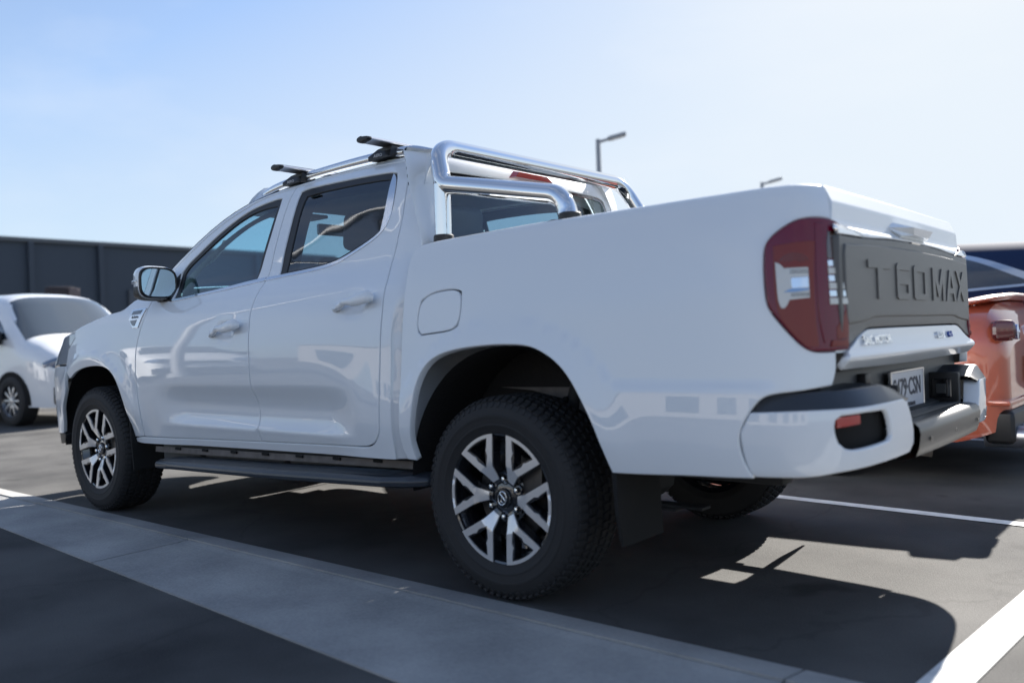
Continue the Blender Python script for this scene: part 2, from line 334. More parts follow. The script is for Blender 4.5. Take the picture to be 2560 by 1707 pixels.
SR=spl([(.38,.885),(.455,.903),(.50,.912),(.58,.926),(.64,.930),(.74,.928),(.80,.924),(.88,.919),(.96,.914),(1.03,.905),(1.08,.897),(1.124,.887),(1.17,.867),(1.21,.842),(1.25,.818),(1.285,.80),(1.36,.777),(1.475,.737),(1.58,.700),(1.64,.672),(1.68,.647),(1.715,.618),(1.74,.589),(1.765,.556),(1.79,.515)])
SB=spl([(.44,.900),(.475,.913),(.52,.925),(.58,.934),(.65,.936),(.75,.931),(.85,.922),(.95,.912),(1.03,.904),(1.12,.892),(1.20,.880),(1.26,.868),(1.30,.858),(1.33,.848),(1.36,.83)])
def flare(u,z,cx,cz,R,amp,w):
    r=np.hypot(u-cx,(z-cz))
    return amp*np.exp(-((r-R)/w)**2)*sm(z,.40,.62)
def d_cab(u,z):
    u=np.asarray(u,float); z=np.asarray(z,float)
    # crease windows narrow towards their ends
    w=sm(u,-2.50,-2.15)*(1-sm(u,-1.0,-.72))
    r=sm(u,-1.15,-.55)
    base=SE(z)*(1-r)+SR(z)*r
    d=base+(SM(z)-SE(z))*w
    d=d+flare(u,z,-3.165,.40,.50,.020,.085)
    r2=np.hypot(u+3.165,z-.39); d=d+.004*(1-sm(r2,.545,.562))*sm(z,.50,.62)
    # nose: the bonnet edge leans in
    n=1-sm(u,-3.85,-3.45); d=.915+(d-.915)*(1-.7*n*(1-sm(z,.65,.95)))
    # scooped door handle recesses
    for uc,zc in ((-.790,1.100),(-1.740,1.024)): d=d-.017*np.exp(-((u-uc)/.068)**4-((z-zc)/.036)**2)
    return d-.915
def d_bed(u,z):
    u=np.asarray(u,float); z=np.asarray(z,float)
    d=SB(z)+flare(u,z,.0,.40,.50,.012,.09)*(1-sm(u,.7,.95))
    r=np.hypot(u-.04,z-.39); d=d+.0045*np.maximum((1-sm(r,.604,.622))*sm(z,.50,.60),sm(u,.40,.50)*(1-sm(z,.776,.794))*(1-sm(u,.98,1.06)))
    return d-.915
SBU=spl([(.46,-.060),(.50,-.030),(.53,-.012),(.56,-.004),(.60,.0),(.64,.002),(.68,.001),(.72,-.002),(.80,-.01)])
def d_bump(u,z): return SBU(np.asarray(z,float))+0*np.asarray(u,float)
GX=[(.78,1.146),(.806,1.156),(.843,1.190),(.856,1.191),(.872,1.177),(.90,1.171),(.93,1.170),(.95,1.171),(1.19,1.168),(1.222,1.166),(1.234,1.152),(1.246,1.141),(1.300,1.140),(1.352,1.116)]
def gatex(y,z):
    k=np.array([0,.5,1.])
    z=np.asarray(z,float); xs=[p[0] for p in GX]; ys=[p[1] for p in GX]
    x=(np.interp(z-.003,xs,ys)+np.interp(z,xs,ys)+np.interp(z+.003,xs,ys))/3
    return x+.007*(1-(np.asarray(y,float)/.71)**2)
def S(kind,u,z,off=0.,h=1e-3):
    if kind=='gate':
        p=np.stack([gatex(u,z),np.asarray(u,float)+0*np.asarray(z,float),np.asarray(z,float)+0*np.asarray(u,float)],-1)
        return p+off*N(kind,u,z) if off else p
    u=np.asarray(u,float); z=np.asarray(z,float)
    P,df=dict(cab=(CABP,d_cab),bed=(BEDP,d_bed),bump=(BMPP,d_bump))[kind]
    c=P(u); t=P(u+h)-P(u-h); t=t/np.linalg.norm(t,axis=-1,keepdims=True)
    nx=t[...,1]; ny=-t[...,0]
    d=df(u,z)
    kx=1.
    if kind=='cab': kx=1-.58*sm(z,1.12,1.36)*sm(u,-.60,-.44)
    if kind=='bed': kx=1-.45*sm(u,1.0,1.2)
    X=c[...,0]+nx*d*kx; Y=c[...,1]+ny*d
    if kind=='cab':
        # the cab back leans forward towards the roof, the nose is raked
        X=X-sm(u,-.54,-.42)*np.clip(z-1.30,0,.29)*.22-sm(u,-.56,-.44)*.075*(1-sm(z,.95,1.25))
        nose=1-sm(u,-3.95,-3.45); X=X+nose*.215*sm(z,.78,1.10)
    if kind=='bed':
        X=X-sm(u,1.05,1.25)*.15*np.clip(z-1.30,0,1)
    p=np.stack([X,Y,z+0*X],-1)
    if off!=0.: p=p+N(kind,u,z)*(np.asarray(off)[...,None] if np.ndim(off) else off)
    return p
def N(kind,u,z,h=2e-3):
    a=S(kind,u+h,z)-S(kind,u-h,z); b=S(kind,u,z+h)-S(kind,u,z-h)
    n=np.cross(a,b); n=n/np.linalg.norm(n,axis=-1,keepdims=True)
    return n
# ================================================================ THE PICKUP
T=empty('pickup_truck',(0,0,0)); tag(T,'white double cab pickup with chrome sports bar and roof bars filling the photo','pickup truck')
# ---- outlines on the body skin, (along, height) in metres
archF=[(-3.715,.43),(-3.660,.515),(-3.5835,.628),(-3.5085,.715),(-3.4275,.779),(-3.3475,.818),(-3.2625,.8397),(-3.1645,.851),(-3.0525,.8548),(-2.9696,.8506),(-2.9069,.8346),(-2.859,.8052),(-2.8199,.7631),(-2.789,.705),(-2.768,.6275),(-2.768,.5405),(-2.7727,.4547)]
gapFD=[(-2.5597,1.216),(-2.559,1.1782),(-2.5632,1.1116),(-2.5818,1.0642),(-2.5985,1.0207),(-2.6125,.9749),(-2.6213,.933),(-2.6287,.8699),(-2.632,.799),(-2.6313,.7294),(-2.6265,.6618),(-2.6215,.6089),(-2.6275,.5321),(-2.6453,.4597)]
sillTop=[(-2.6453,.4580),(-2.1603,.4690),(-1.529,.4875),(-1.0087,.5005),(-.7254,.5130),(-.6855,.5180),(-.6476,.5361),(-.6222,.5601),(-.6085,.5857)]
gapRD=[(-.6085,.5857),(-.6035,.6515),(-.6006,.7059),(-.5996,.787),(-.5979,.8683),(-.5960,.9969),(-.5960,1.0836),(-.600,1.1507),(-.614,1.2098),(-.6303,1.2487),(-.632,1.298),(-.629,1.34),(-.627,1.4174),(-.6355,1.4889),(-.6491,1.5797),(-.661,1.645),(-.672,1.690),(-.700,1.715),(-.745,1.7245),(-.80,1.730),(-.86,1.734),(-.96,1.7385),(-1.0702,1.7400),(-1.2156,1.7375),(-1.3649,1.7315),(-1.529,1.7205),(-1.6727,1.7080),(-1.7928,1.6905),(-1.865,1.672),(-1.938,1.6470),(-2.0353,1.6150),(-2.1269,1.5747),(-2.2207,1.5278),(-2.3137,1.4713),(-2.4113,1.4121),(-2.4733,1.3740),(-2.545,1.318),(-2.5597,1.216)]
gapB=[(-1.5290,1.7205),(-1.529,1.64),(-1.5285,1.5616),(-1.528,1.4749),(-1.5259,1.374),(-1.522,1.2686),(-1.5254,1.2457),(-1.5285,1.18),(-1.5340,1.1243),(-1.5351,1.0821),(-1.533,1.0161),(-1.5290,.9443),(-1.5277,.8785),(-1.5275,.8186),(-1.528,.7584),(-1.528,.70),(-1.5285,.61),(-1.528,.5444),(-1.529,.4875)]
winF=[(-1.6060,1.6671),(-1.6000,1.6424),(-1.596,1.5782),(-1.5955,1.5005),(-1.600,1.4128),(-1.606,1.3344),(-1.6128,1.2619),(-1.7497,1.2492),(-1.884,1.2349),(-2.0724,1.2215),(-2.2821,1.2062),(-2.3234,1.2064),(-2.3485,1.2515),(-2.3693,1.303),(-2.3629,1.353),(-2.3201,1.3959),(-2.2493,1.4402),(-2.1696,1.4913),(-2.0846,1.5409),(-1.9995,1.5834),(-1.9146,1.6189),(-1.8283,1.6452),(-1.7383,1.661),(-1.6575,1.6697),(-1.6245,1.6724)]
winFg=[(-1.6180,1.6377),(-1.617,1.5723),(-1.619,1.5109),(-1.622,1.4224),(-1.6258,1.3433),(-1.6225,1.2634),(-1.7518,1.2513),(-1.8748,1.238),(-2.0779,1.2258),(-2.262,1.2153),(-2.2919,1.217),(-2.3373,1.2716),(-2.3464,1.335),(-2.3358,1.3635),(-2.2774,1.4049),(-2.2179,1.4395),(-2.1321,1.4918),(-2.0466,1.5389),(-1.9623,1.5812),(-1.8875,1.6094),(-1.804,1.6299),(-1.7014,1.6400)]
winR=[(-.7844,1.6771),(-.7601,1.6694),(-.7454,1.6502),(-.7265,1.5915),(-.7166,1.5087),(-.7173,1.4642),(-.728,1.4287),(-.764,1.3988),(-.8222,1.3719),(-.8948,1.343),(-.9705,1.3159),(-1.0381,1.2979),(-1.1324,1.2854),(-1.2773,1.2770),(-1.4302,1.2690),(-1.4400,1.3421),(-1.4436,1.4162),(-1.4465,1.5012),(-1.4526,1.5935),(-1.4578,1.6614),(-1.456,1.6825),(-1.4359,1.6919),(-1.3249,1.694),(-1.1681,1.6932),(-1.0172,1.690),(-.8724,1.6843)]
winRg=[(-.7851,1.6522),(-.7741,1.5799),(-.768,1.4929),(-.7661,1.4119),(-.8259,1.3855),(-.8989,1.3569),(-.9752,1.330),(-1.0407,1.3104),(-1.1387,1.2966),(-1.2867,1.2871),(-1.394,1.2823),(-1.3976,1.3626),(-1.4016,1.4465),(-1.4072,1.5373),(-1.4109,1.6088),(-1.4086,1.6443),(-1.402,1.659),(-1.3017,1.6655),(-1.1488,1.6664),(-.9994,1.6648),(-.8909,1.6613)]
chromeR=[(-.7838,1.676),(-.7623,1.6674),(-.7475,1.6456),(-.7288,1.5871),(-.7190,1.5044),(-.7200,1.4646),(-.733,1.4307),(-.7627,1.4080),(-.765,1.4929),(-.7721,1.5799)]
roofedge=[(-2.56,1.330),(-2.4772,1.3937),(-2.3853,1.4545),(-2.286,1.5166),(-2.1891,1.5714),(-2.0963,1.6167),(-2.0064,1.6534),(-1.9147,1.6817),(-1.8234,1.7021),(-1.6879,1.7231),(-1.5353,1.7379),(-1.3801,1.7471),(-1.2371,1.7532),(-1.0954,1.7577),(-.95,1.7600),(-.80,1.7600),(-.70,1.7560),(-.60,1.7480),(-.52,1.740),(-.44,1.734),(-.36,1.732),(-.25,1.733),(-.10,1.736),(.10,1.738),(.30,1.739),(CABK[-1],1.739)]
hoodL=[(-2.600,1.2680),(-2.669,1.2446),(-2.783,1.2247),(-2.8104,1.1952),(-2.8468,1.1705),(-3.0137,1.1542),(-3.1429,1.1326),(-3.2632,1.1088),(-3.3716,1.0859),(-3.4091,1.0705)]
hole_in=lambda l:l
def pair(name,g,m,parent=T,label=None,rname=None):
    a=g.mirror() if False else None
    l=g.obj(name,m,parent); r=gm(g).obj(name,m,parent); return l,r
def gm(g):
    t=g.mirror(); return t
# cab frame: sills, A pillars, roof rails, quarter panels and back wall in one skin
cf=[(-2.76,.4490),(-2.755,.4215),(-2.6904,.4165),(-2.1814,.4285),(-1.557,.4422),(-1.0296,.4528),(-.7032,.4638),(-.5689,.4678),(-.4951,.470),(-.40,.470),(0,.470),(CABK[-1],.470)]
cf+=list(reversed(roofedge)); cf+=list(reversed(gapRD))[1:]
cf=cf[:len(cf)]
cf+=list(reversed(sillTop))[1:]
rearwin=[(-.178,1.585),(-.195,1.54),(-.222,1.46),(-.235,1.37),(-.10,1.350),(.10,1.348),(CABK[-1]-.0005,1.347),(CABK[-1]-.0005,1.607),(.10,1.607),(-.09,1.603)]
# the back window reaches the centre line: cut it from the half skin as part of the outline
cfo=[(-2.76,.4490),(-2.755,.4215),(-2.6904,.4165),(-2.1814,.4285),(-1.557,.4422),(-1.0296,.4528),(-.7032,.4638),(-.5689,.4678),(-.4951,.470),(-.40,.470),(0,.470),(CABK[-1],.470),
 (CABK[-1],1.347),(.10,1.348),(-.10,1.350),(-.215,1.362),(-.238,1.385),(-.235,1.43),(-.222,1.48),(-.195,1.555),(-.183,1.635),(-.160,1.650),(-.09,1.656),(.10,1.659),(CABK[-1],1.659)]
cfo+=list(reversed(roofedge))+list(reversed(gapRD))[1:]+list(reversed(sillTop))[1:]
g=panel('cab',cfo,g=.003,depth=.022,h=.019,step=.012,ang=34); gg=G(); gg.join(g); gg.join(gm(g)); gg.obj('cab_frame',M['paint'],T)
# roof skin: lofted from the roof edge to a spine
redge=[p for p in roofedge if p[0]>=-1.93]
L=smoothpoly(redge+[(CABK[-1],1.9),(-1.9,1.9)],.03,60,0); L=np.array([q for q in L if q[1]<1.80 and q[0]>-1.916])
L=L[np.argsort(L[:,0])]
E3=S('cab',L[:,0],L[:,1]); HX,HY,HZ=E3[0]
hdr=[(HX-.13*(1-(t**2)),HY*t,HZ+.040*(1-t*t)) for t in np.linspace(0,1,14)[:-1]]
bd=np.array(hdr+[tuple(p) for p in E3]); K=22; rows=[]
for i,b in enumerate(bd):
    sx=np.clip(b[0],-1.72,-.86); f=i/(len(bd)-1); Sp=np.array([sx,0,1.802]); r=[]
    for k in range(K+1):
        t=k/K; q=b+(Sp-b)*t; q[2]=b[2]+(Sp[2]-b[2])*(1-(1-t)**2.4); r.append(q)
    rows.append(r)
P_=np.array(rows); g=grid(P_); 
# make sure it faces up
a=np.array(g.v[g.f[200][0]]),np.array(g.v[g.f[200][1]]),np.array(g.v[g.f[200][2]])
if np.cross(a[1]-a[0],a[2]-a[0])[2]<0: g.f=[tuple(reversed(f)) for f in g.f]
gg=G(); gg.join(g); gg.join(g.mirror()); gg.obj('roof',M['paint'],T,sharp=60)
# windscreen
fr=[p for p in roofedge if p[0]<-1.90][::-1]; fr=[(-1.916,1.6815)]+[p for p in fr if p[0]<-1.93]+[(-2.60,1.268)]
W3=S('cab',np.array([p[0] for p in fr]),np.array([p[1] for p in fr])); rows=[]
for i,b in enumerate(W3):
    f=i/(len(W3)-1); bow=.13+.13*f; zc=.040*(1-f)
    rows.append([(b[0]-bow*(1-t*t),b[1]*t*-1 if False else b[1]*t,b[2]+zc*(1-t*t)) for t in np.linspace(1,-1,29)])
P_=np.array(rows)
ws=grid(P_[:,2:-2]).obj('windscreen',M['wscr'],T)
grid(P_[:,:3]).obj('windscreen_surround',M['gloss'],T); grid(P_[:,-3:]).obj('windscreen_surround',M['gloss'],T)
# scuttle between windscreen and bonnet
cw=[]
for f in np.linspace(0,1,6):
    a=S('cab',-2.60-.09*f,1.268-.03*f); cw.append([(a[0]-(.26-.02*f)*(1-t*t),a[1]*t*.995,a[2]-.012+.01*(1-t*t)) for t in np.linspace(1,-1,25)])
grid(np.array(cw)).obj('scuttle',M['black'],T)
# bonnet
hl=hoodL+[(-3.50,1.052),(-3.62,1.040),(-3.80,1.025),(-3.95,1.012),(-4.1,1.003),(-4.3,.997),(-4.55,.994),(CABK[0],.992)]
hl=np.array(hl); kk=np.r_[0,np.cumsum(np.hypot(*np.diff(hl,axis=0).T))]; L=np.stack([np.interp(np.linspace(0,kk[-1],90),kk,hl[:,i]) for i in (0,1)],1)
for _ in range(2): L[1:-1]=.5*L[1:-1]+.25*(L[:-2]+L[2:])
L=L[L[:,0]<-2.645]
E3=S('cab',L[:,0],L[:,1]); cols=[]
rows=[]
for i,b in enumerate(E3):
    half=min(1,abs(b[1])/.80); cr=.075*half
    rows.append([(b[0]-(.20*half*(1-t*t) if i<1e9 else 0)*max(0,1-(L[0][0]-L[i][0])/.5),b[1]*t,b[2]-.001+cr*(1-abs(t)**2.2)+ .010*math.exp(-((abs(t)-.72)/.10)**2)*half) for t in np.linspace(1,-1,41)])
P_=np.array(rows); g=grid(P_)
a=[np.array(g.v[j]) for j in g.f[200][:3]]
if np.cross(a[1]-a[0],a[2]-a[0])[2]<0: g.f=[tuple(reversed(f)) for f in g.f]
o=g.obj('bonnet',M['paint'],T,sharp=60); sm_=o.modifiers.new('thick','SOLIDIFY'); sm_.thickness=.006; sm_.offset=-1
# front wings
wing=list(reversed(archF[2:]))[:]
wing=[(-2.7727,.4500)]+list(reversed(archF[4:-1]))+[(-3.50,.860),(-3.49,.958),(-3.405,1.026),(-3.4191,1.066)]+list(reversed(hoodL))+[(-2.5597,1.262)]+gapFD[0:]
g=panel('cab',wing,g=.003,depth=.02,step=.012,ang=36); pair('front_wing',g,M['paint'])
# front bumper skin, grille, headlights
KN=CABK[0]
bump=list(reversed(archF[0:4]))[0:]+[(-3.80,.425),(-4.2,.43),(KN,.43),(KN,.72),(-4.5,.72),(-4.2,.74),(-4.02,.80),(-3.90,.835),(-3.70,.855),(-3.500,.858)]
g=panel('cab',bump,g=.002,depth=.02,step=.014,ang=40); gg=G(); gg.join(g); gg.join(gm(g)); gg.obj('front_bumper',M['paint'],T)
g=panel('cab',[(-3.70,.425),(-4.2,.425),(KN,.425),(KN,.375),(-4.2,.36),(-3.80,.355),(-3.72,.37)],off=-.006,depth=.05,ang=40); gg=G(); gg.join(g); gg.join(gm(g)); gg.obj('front_lip',M['black'],T)
g=panel('cab',[(-4.10,.742),(-4.5,.722),(KN,.722),(KN,.988),(-4.5,.99),(-4.16,.992)],off=-.012,depth=.03,ang=40); gg=G(); gg.join(g); gg.join(gm(g)); gr=gg.obj('grille',M['gloss'],T)
gg=G()
for zz in (.77,.82,.87,.92,.96):
    u=np.linspace(-4.12,KN,30); p=S('cab',u,zz+0*u,.004); pts=[tuple(q) for q in p]+[(q[0],-q[1],q[2]) for q in p[::-1][1:]]; gg.join(tube(pts,.008,6))
gg.obj('grille_bar',M['trimchrome'],gr)
g=panel('cab',[(-3.409,1.060),(-3.395,1.030),(-3.478,.962),(-3.495,.870),(-3.70,.862),(-3.90,.845),(-4.02,.815),(-4.09,.90),(-4.15,.998),(-3.95,1.008),(-3.70,1.028),(-3.52,1.046)],off=.001,depth=.03,ang=40); pair('headlight',g,M['clearlens'])
# mesh tub: closes the nose and gives the engine bay a dark inside
# doors
def door(path,win,glassp,nm='door'):
    for sg in (-1,1):
        g=panel('cab',path,[win],g=.0031,depth=.024,h=.03,step=.012,ang=34); g=g if sg<0 else g.mirror(); d=g.obj(nm,M['paint'],T)
        s=panel('cab',win,[glassp],off=-.006,g=-.004,depth=.012,h=.05,ang=50); s=s if sg<0 else s.mirror(); s.obj('window_seal',M['black'],d)
        q=panel('cab',glassp,off=-.011,g=-.012,depth=0,h=.05,ang=50); q=q if sg<0 else q.mirror(); q.obj('window_glass',M['win'] if win is winF else M['winr'],d)
        yield sg,d
frontdoor=gapFD[:-1]+[(-2.6453,.4597)]+[p for p in sillTop[1:] if p[0]<-1.6]+list(reversed(gapB))+[p for p in gapRD if p[0]<-1.6][:-1]
reardoor=gapB+[p for p in sillTop if p[0]>-1.5]+gapRD[1:]; reardoor=[p for i,p in enumerate(reardoor) if not(i>=len(gapB)+8 and p[0]<-1.5)]
trimF=[(-1.5322,1.2490),(-1.6734,1.2383),(-1.8573,1.2232),(-2.0591,1.2097),(-2.2718,1.1945),(-2.345,1.1930),(-2.335,1.2070),(-2.2821,1.2085),(-2.0724,1.2235),(-1.884,1.2375),(-1.7497,1.2522),(-1.6128,1.2639),(-1.532,1.2690)]
trimR=[(-1.5240,1.2490),(-1.347,1.2590),(-1.1612,1.2698),(-1.0298,1.2840),(-.9669,1.3035),(-.8921,1.3317),(-.8187,1.3604),(-.7582,1.3885),(-.7255,1.4187),(-.7120,1.4594),(-.7100,1.5035),(-.7170,1.5035),(-.7193,1.4642),(-.730,1.4307),(-.764,1.4012),(-.8222,1.3743),(-.8948,1.3455),(-.9705,1.3184),(-1.0381,1.3010),(-1.1324,1.2890),(-1.2773,1.2800),(-1.4302,1.2720),(-1.524,1.2680)]
def handle(d,sg,u0,z0,u1,z1):
    n=26; us=np.linspace(u0,u1,n); zs=np.linspace(z0,z1,n); t=np.linspace(0,1,n)
    off=.040*np.minimum(1,np.sin(np.clip(t*1.15,0,1)*math.pi*.5)**.5)*np.where(t>.93,1-((t-.93)/.07)**2*.55,1)*np.where(t<.08,(t/.08)**.5*.7+.3,1)
    uc,zc=(-.790,1.100) if u0>-1.2 else (-1.740,1.024)
    off=off+.017*np.exp(-((us-uc)/.068)**4-((zs-zc)/.036)**2)
    P=[S('cab',a,b,float(c)) for a,b,c in zip(us,zs,off)]
    rr=[(.0150+.011*min(1,max(0,(x-.45)/.3))-(.012 if x>.985 else 0)-(.006 if x<.02 else 0),.0115-(.005 if x>.985 or x<.02 else 0)) for x in t]
    g=tube([tuple(p) for p in P],rr,18); g=g if sg<0 else g.mirror(); h=g.obj('door_handle',M['paint'],d,sharp=50)
    for a in (u0+.03,u1-.045):
        zz=z0+(z1-z0)*(a-u0)/(u1-u0); q=tube([tuple(S('cab',a,zz,-.01)),tuple(S('cab',a,zz,.034))],.011,12); q=q if sg<0 else q.mirror(); q.obj('handle_mount',M['paint'],h)
for sg,d in door(frontdoor,winF,winFg):
    g=panel('cab',trimF,off=.003,g=0,depth=.008,h=.02,step=.02,ang=45,bev=.0015); g=g if sg<0 else g.mirror(); g.obj('belt_trim',M['trimchrome'],d)
    handle(d,sg,-1.862,1.000,-1.588,1.043)
    # door mirror
    mc=Vector((-2.455,-.885,1.297))
    def se(x,a,b,cy=0,cz=0,n=40,e=3.4,tw=R(-8)):
        o=[]
        for k in range(n):
            t=2*math.pi*k/n; c,s_=math.cos(t),math.sin(t); y=cy+a*np.sign(c)*abs(c)**(2/e); z=cz+b*np.sign(s_)*abs(s_)**(2/e); z+=.10*(y)*1.0*(1 if z>0 else .2)*-1*.35
            o.append((mc.x+x*math.cos(tw)-y*math.sin(tw),mc.y+x*math.sin(tw)+y*math.cos(tw),mc.z+z))
        return o
    def mk(st,nm,m,par,capi=None,sh=50):
        P=np.array([se(*q) for q in st]); g=grid(P,False,True); n=40
        g.f.append(tuple(reversed(range((len(st)-1)*n,len(st)*n)))); g.m.append(0)
        a=[np.array(g.v[k]) for k in g.f[20][:3]]; c=P[:, :].mean((0,1))
        if np.dot(np.cross(a[1]-a[0],a[2]-a[0]),a[0]-c)<0: g.f=[tuple(reversed(f)) for f in g.f]
        g=g if sg<0 else g.mirror(); return g.obj(nm,m,par,sharp=sh)
    mir=mk([(.062,.100,.084),(.055,.1035,.088),(.03,.106,.092),(-.01,.104,.091,.0,.0),(-.045,.094,.080,.002,.0),(-.07,.075,.062,.006,.0),(-.085,.045,.038,.01,0),(-.090,.012,.01,.012,0)],'door_mirror',M['paint'],d)
    mk([(.058,.101,.085),(.072,.100,.0845),(.078,.096,.081),(.077,.091,.076),(.070,.088,.073)],'mirror_surround',M['black'],mir)
    mk([(.0690,.0890,.0740),(.0712,.0888,.0738)],'mirror_glass',bpy.data.materials.get('mirror_glass') or mat('mirror_glass',(.62,.70,.72),.02,metal=1),mir,sh=20)
    mk([(.055,.1045,.052,0,-.040),(.03,.1075,.053,0,-.042),(-.01,.1055,.052,0,-.042),(-.045,.095,.045,.002,-.038),(-.07,.076,.034,.006,-.030),(-.088,.040,.02,.01,-.02)],'mirror_lower_case',M['black'],mir)
    cs=tube([tuple(mc+Vector((-.045,-.0975,.006))),tuple(mc+Vector((.0,-.1075,.008))),tuple(mc+Vector((.035,-.1075,.009)))],[(.009,.005)]*3,8); cs=cs if sg<0 else cs.mirror(); cs.obj('mirror_indicator',M['clearlens'],mir)
    ar=tube([(-2.40,-.775,1.205),(-2.425,-.80,1.205),(-2.44,-.835,1.218),(-2.45,-.85,1.235)],[(.035,.05),(.03,.045),(.026,.04),(.02,.04)],14); ar=ar if sg<0 else ar.mirror(); ar.obj('mirror_arm',M['gloss'],mir)
    q=panel('cab',[(-2.345,1.195),(-2.365,1.305),(-2.375,1.352),(-2.46,1.290),(-2.53,1.215),(-2.50,1.196)],off=.004,depth=.008,ang=40); q=q if sg<0 else q.mirror(); q.obj('mirror_base',M['black'],d)
for sg,d in door(reardoor,winR,winRg):
    g=panel('cab',trimR,off=.003,g=0,depth=.008,h=.02,step=.02,ang=50,bev=.0015); g=g if sg<0 else g.mirror(); g.obj('belt_trim',M['trimchrome'],d)
    g=panel('cab',chromeR,off=-.002,g=0,depth=.006,h=.03,ang=45,bev=.0015); g=g if sg<0 else g.mirror(); g.obj('quarter_trim',M['trimchrome'],d)
    handle(d,sg,-.905,1.083,-.640,1.116)
# wing badge: chrome shield with two black openings
bd_=[(-2.7272,1.1680),(-2.585,1.1724),(-2.5718,1.1691),(-2.6105,1.0645),(-2.6737,1.0640),(-2.7383,1.1144),(-2.7325,1.127)]
for sg in (-1,1):
    g=panel('cab',bd_,off=.005,g=0,depth=.008,ang=30,h=.02,step=.008,it=1,bev=.002); g=g if sg<0 else g.mirror(); b=g.obj('wing_badge',M['chrome'],T)
    for pl in ([(-2.706,1.157),(-2.606,1.161),(-2.616,1.139),(-2.716,1.136)],[(-2.716,1.105),(-2.634,1.108),(-2.650,1.076),(-2.674,1.075)]):
        g=panel('cab',pl,off=.0065,g=0,depth=.003,ang=30,h=.02,step=.008,it=0,bev=.001); g=g if sg<0 else g.mirror(); g.obj('badge_inset',M['gloss'],b)
    if sg<0:
        c=Vector(S('cab',-2.665,1.123,.0062)); n=Vector(N('cab',-2.665,1.123)); ex=Vector((1,0,.035)).normalized(); ey=n.cross(ex).normalized()
        mw=Matrix((ex,ey,n)).transposed().to_4x4(); mw.translation=c; text('badge_lettering','Bi-Turbo',.021,.0008,M['gloss'],b,mw,.95)
# ---- load bed
KB=BEDK
bedtop=[(-.44,1.302),(-.405,1.3145),(-.335,1.3205),(.1137,1.337),(.5818,1.3425),(.873,1.347),(1.0175,1.3520),(1.1226,1.3545),(1.1857,1.3548),(1.2234,1.3540),(1.2420,1.3530)]
light=[(1.0105,1.1496),(1.0098,1.0997),(1.0127,1.0498),(1.0173,1.0063),(1.0316,.9811),(1.0709,.9306),(1.1049,.8929),(1.1295,.875),(1.157,.8714),(1.2626,.8725),(1.266,.889),(1.2717,.9479),(1.2770,.9994),(1.2802,1.1031),(1.2826,1.1422),(1.2823,1.1947),(1.2784,1.2259),(1.2645,1.2386),(1.2267,1.2491),(1.1879,1.2519),(1.1487,1.2503),(1.1122,1.244),(1.0734,1.2288),(1.0426,1.2099),(1.0213,1.1907),(1.0118,1.1732)]
bedbump=[(1.1981,.7731),(1.0982,.7631),(1.0092,.7526),(.9919,.7446),(.9648,.7068),(.9336,.6507),(.9311,.6134),(.9443,.5576),(.9576,.5329),(.9684,.5150)]
archR=[(-.4059,.4809),(-.4147,.5041),(-.4144,.547),(-.4055,.6104),(-.3912,.693),(-.3703,.7783),(-.3352,.837),(-.279,.8754),(-.1891,.8991),(-.0545,.9129),(.0717,.916),(.1747,.9080),(.2448,.882),(.307,.8421),(.3529,.7954),(.3998,.7267),(.4441,.6499),(.478,.5667),(.500,.5019)]
li=inset(np.array(light),-.002)
lo_=[tuple(p) for p in li]
# outline: front edge, top, seam, round the lamp, seam, bumper cut, bottom, arch
seam_i=[i for i,p in enumerate(lo_)]
lampcut=[lo_[17]]+[lo_[i] for i in range(18,26)]+[lo_[i] for i in range(0,10)]
bed=[(-.4600,.478),(-.4690,.500),(-.4707,.56),(-.4686,.6472),(-.4750,.7943),(-.4780,.9431),(-.4765,1.10),(-.4700,1.195),(-.4600,1.262)]+bedtop+[(1.2450,1.3026),(1.2420,1.256)]+lampcut+[(1.2190,.866),(1.2169,.815)]+bedbump+[(.8772,.5125),(.7749,.510),(.5949,.501),(.500,.4985)]+list(reversed(archR))[1:-1]+[(-.41,.4765)]
fuel=[(-.3673,.9609),(-.3858,.9727),(-.3927,.995),(-.3852,1.0683),(-.3746,1.0924),(-.3266,1.1166),(-.2524,1.1267),(-.1859,1.126),(-.1668,1.1167),(-.1629,1.1023),(-.1662,1.0154),(-.1735,.9922),(-.1949,.9764)]
for sg in (-1,1):
    g=panel('bed',bed,[fuel] if sg<0 else [],g=.001,depth=.030,h=.03,step=.012,ang=36,bev=.004); g=g if sg<0 else g.mirror(); bs=g.obj('bed_side',M['paint'],T)
    if sg<0: panel('bed',fuel,g=.003,depth=.012,h=.03,step=.012,ang=70).obj('fuel_flap',M['paint'],bs)
    # rolled top rail and inner wall
    u=np.r_[np.linspace(-.44,1.16,60),np.linspace(1.17,1.235,6)]; zt=np.interp(u,[p[0] for p in bedtop],[p[1] for p in bedtop])
    rows=[]
    for (dn,dz) in ((.001,-.006),(-.004,-.001),(-.012,.0015),(-.03,.002),(-.060,.0),(-.066,-.006),(-.068,-.05),(-.068,-.20),(-.068,-.36)): 
        p=S('bed',u,zt-.0005); n=N('bed',u,zt*0+1.1); n[:,2]=0; q=p+n*dn; q[:,2]=p[:,2]+dz; q[:,0]=np.minimum(q[:,0],1.125); rows.append(q)
    g=grid(np.array(rows)); a=[np.array(g.v[j]) for j in g.f[60*3+5][:3]]
    if np.cross(a[1]-a[0],a[2]-a[0])[2]<0: g.f=[tuple(reversed(f)) for f in g.f]
    g=g if sg<0 else g.mirror(); g.obj('bed_rail',M['paint'],bs,sharp=60)
g=box(.32,0,.975,1.50,1.62,.02); g.join(box(-.455,0,1.14,.03,1.64,.32,.01)); g.hn=False; g.obj('bed_floor',M['black'],T,False)
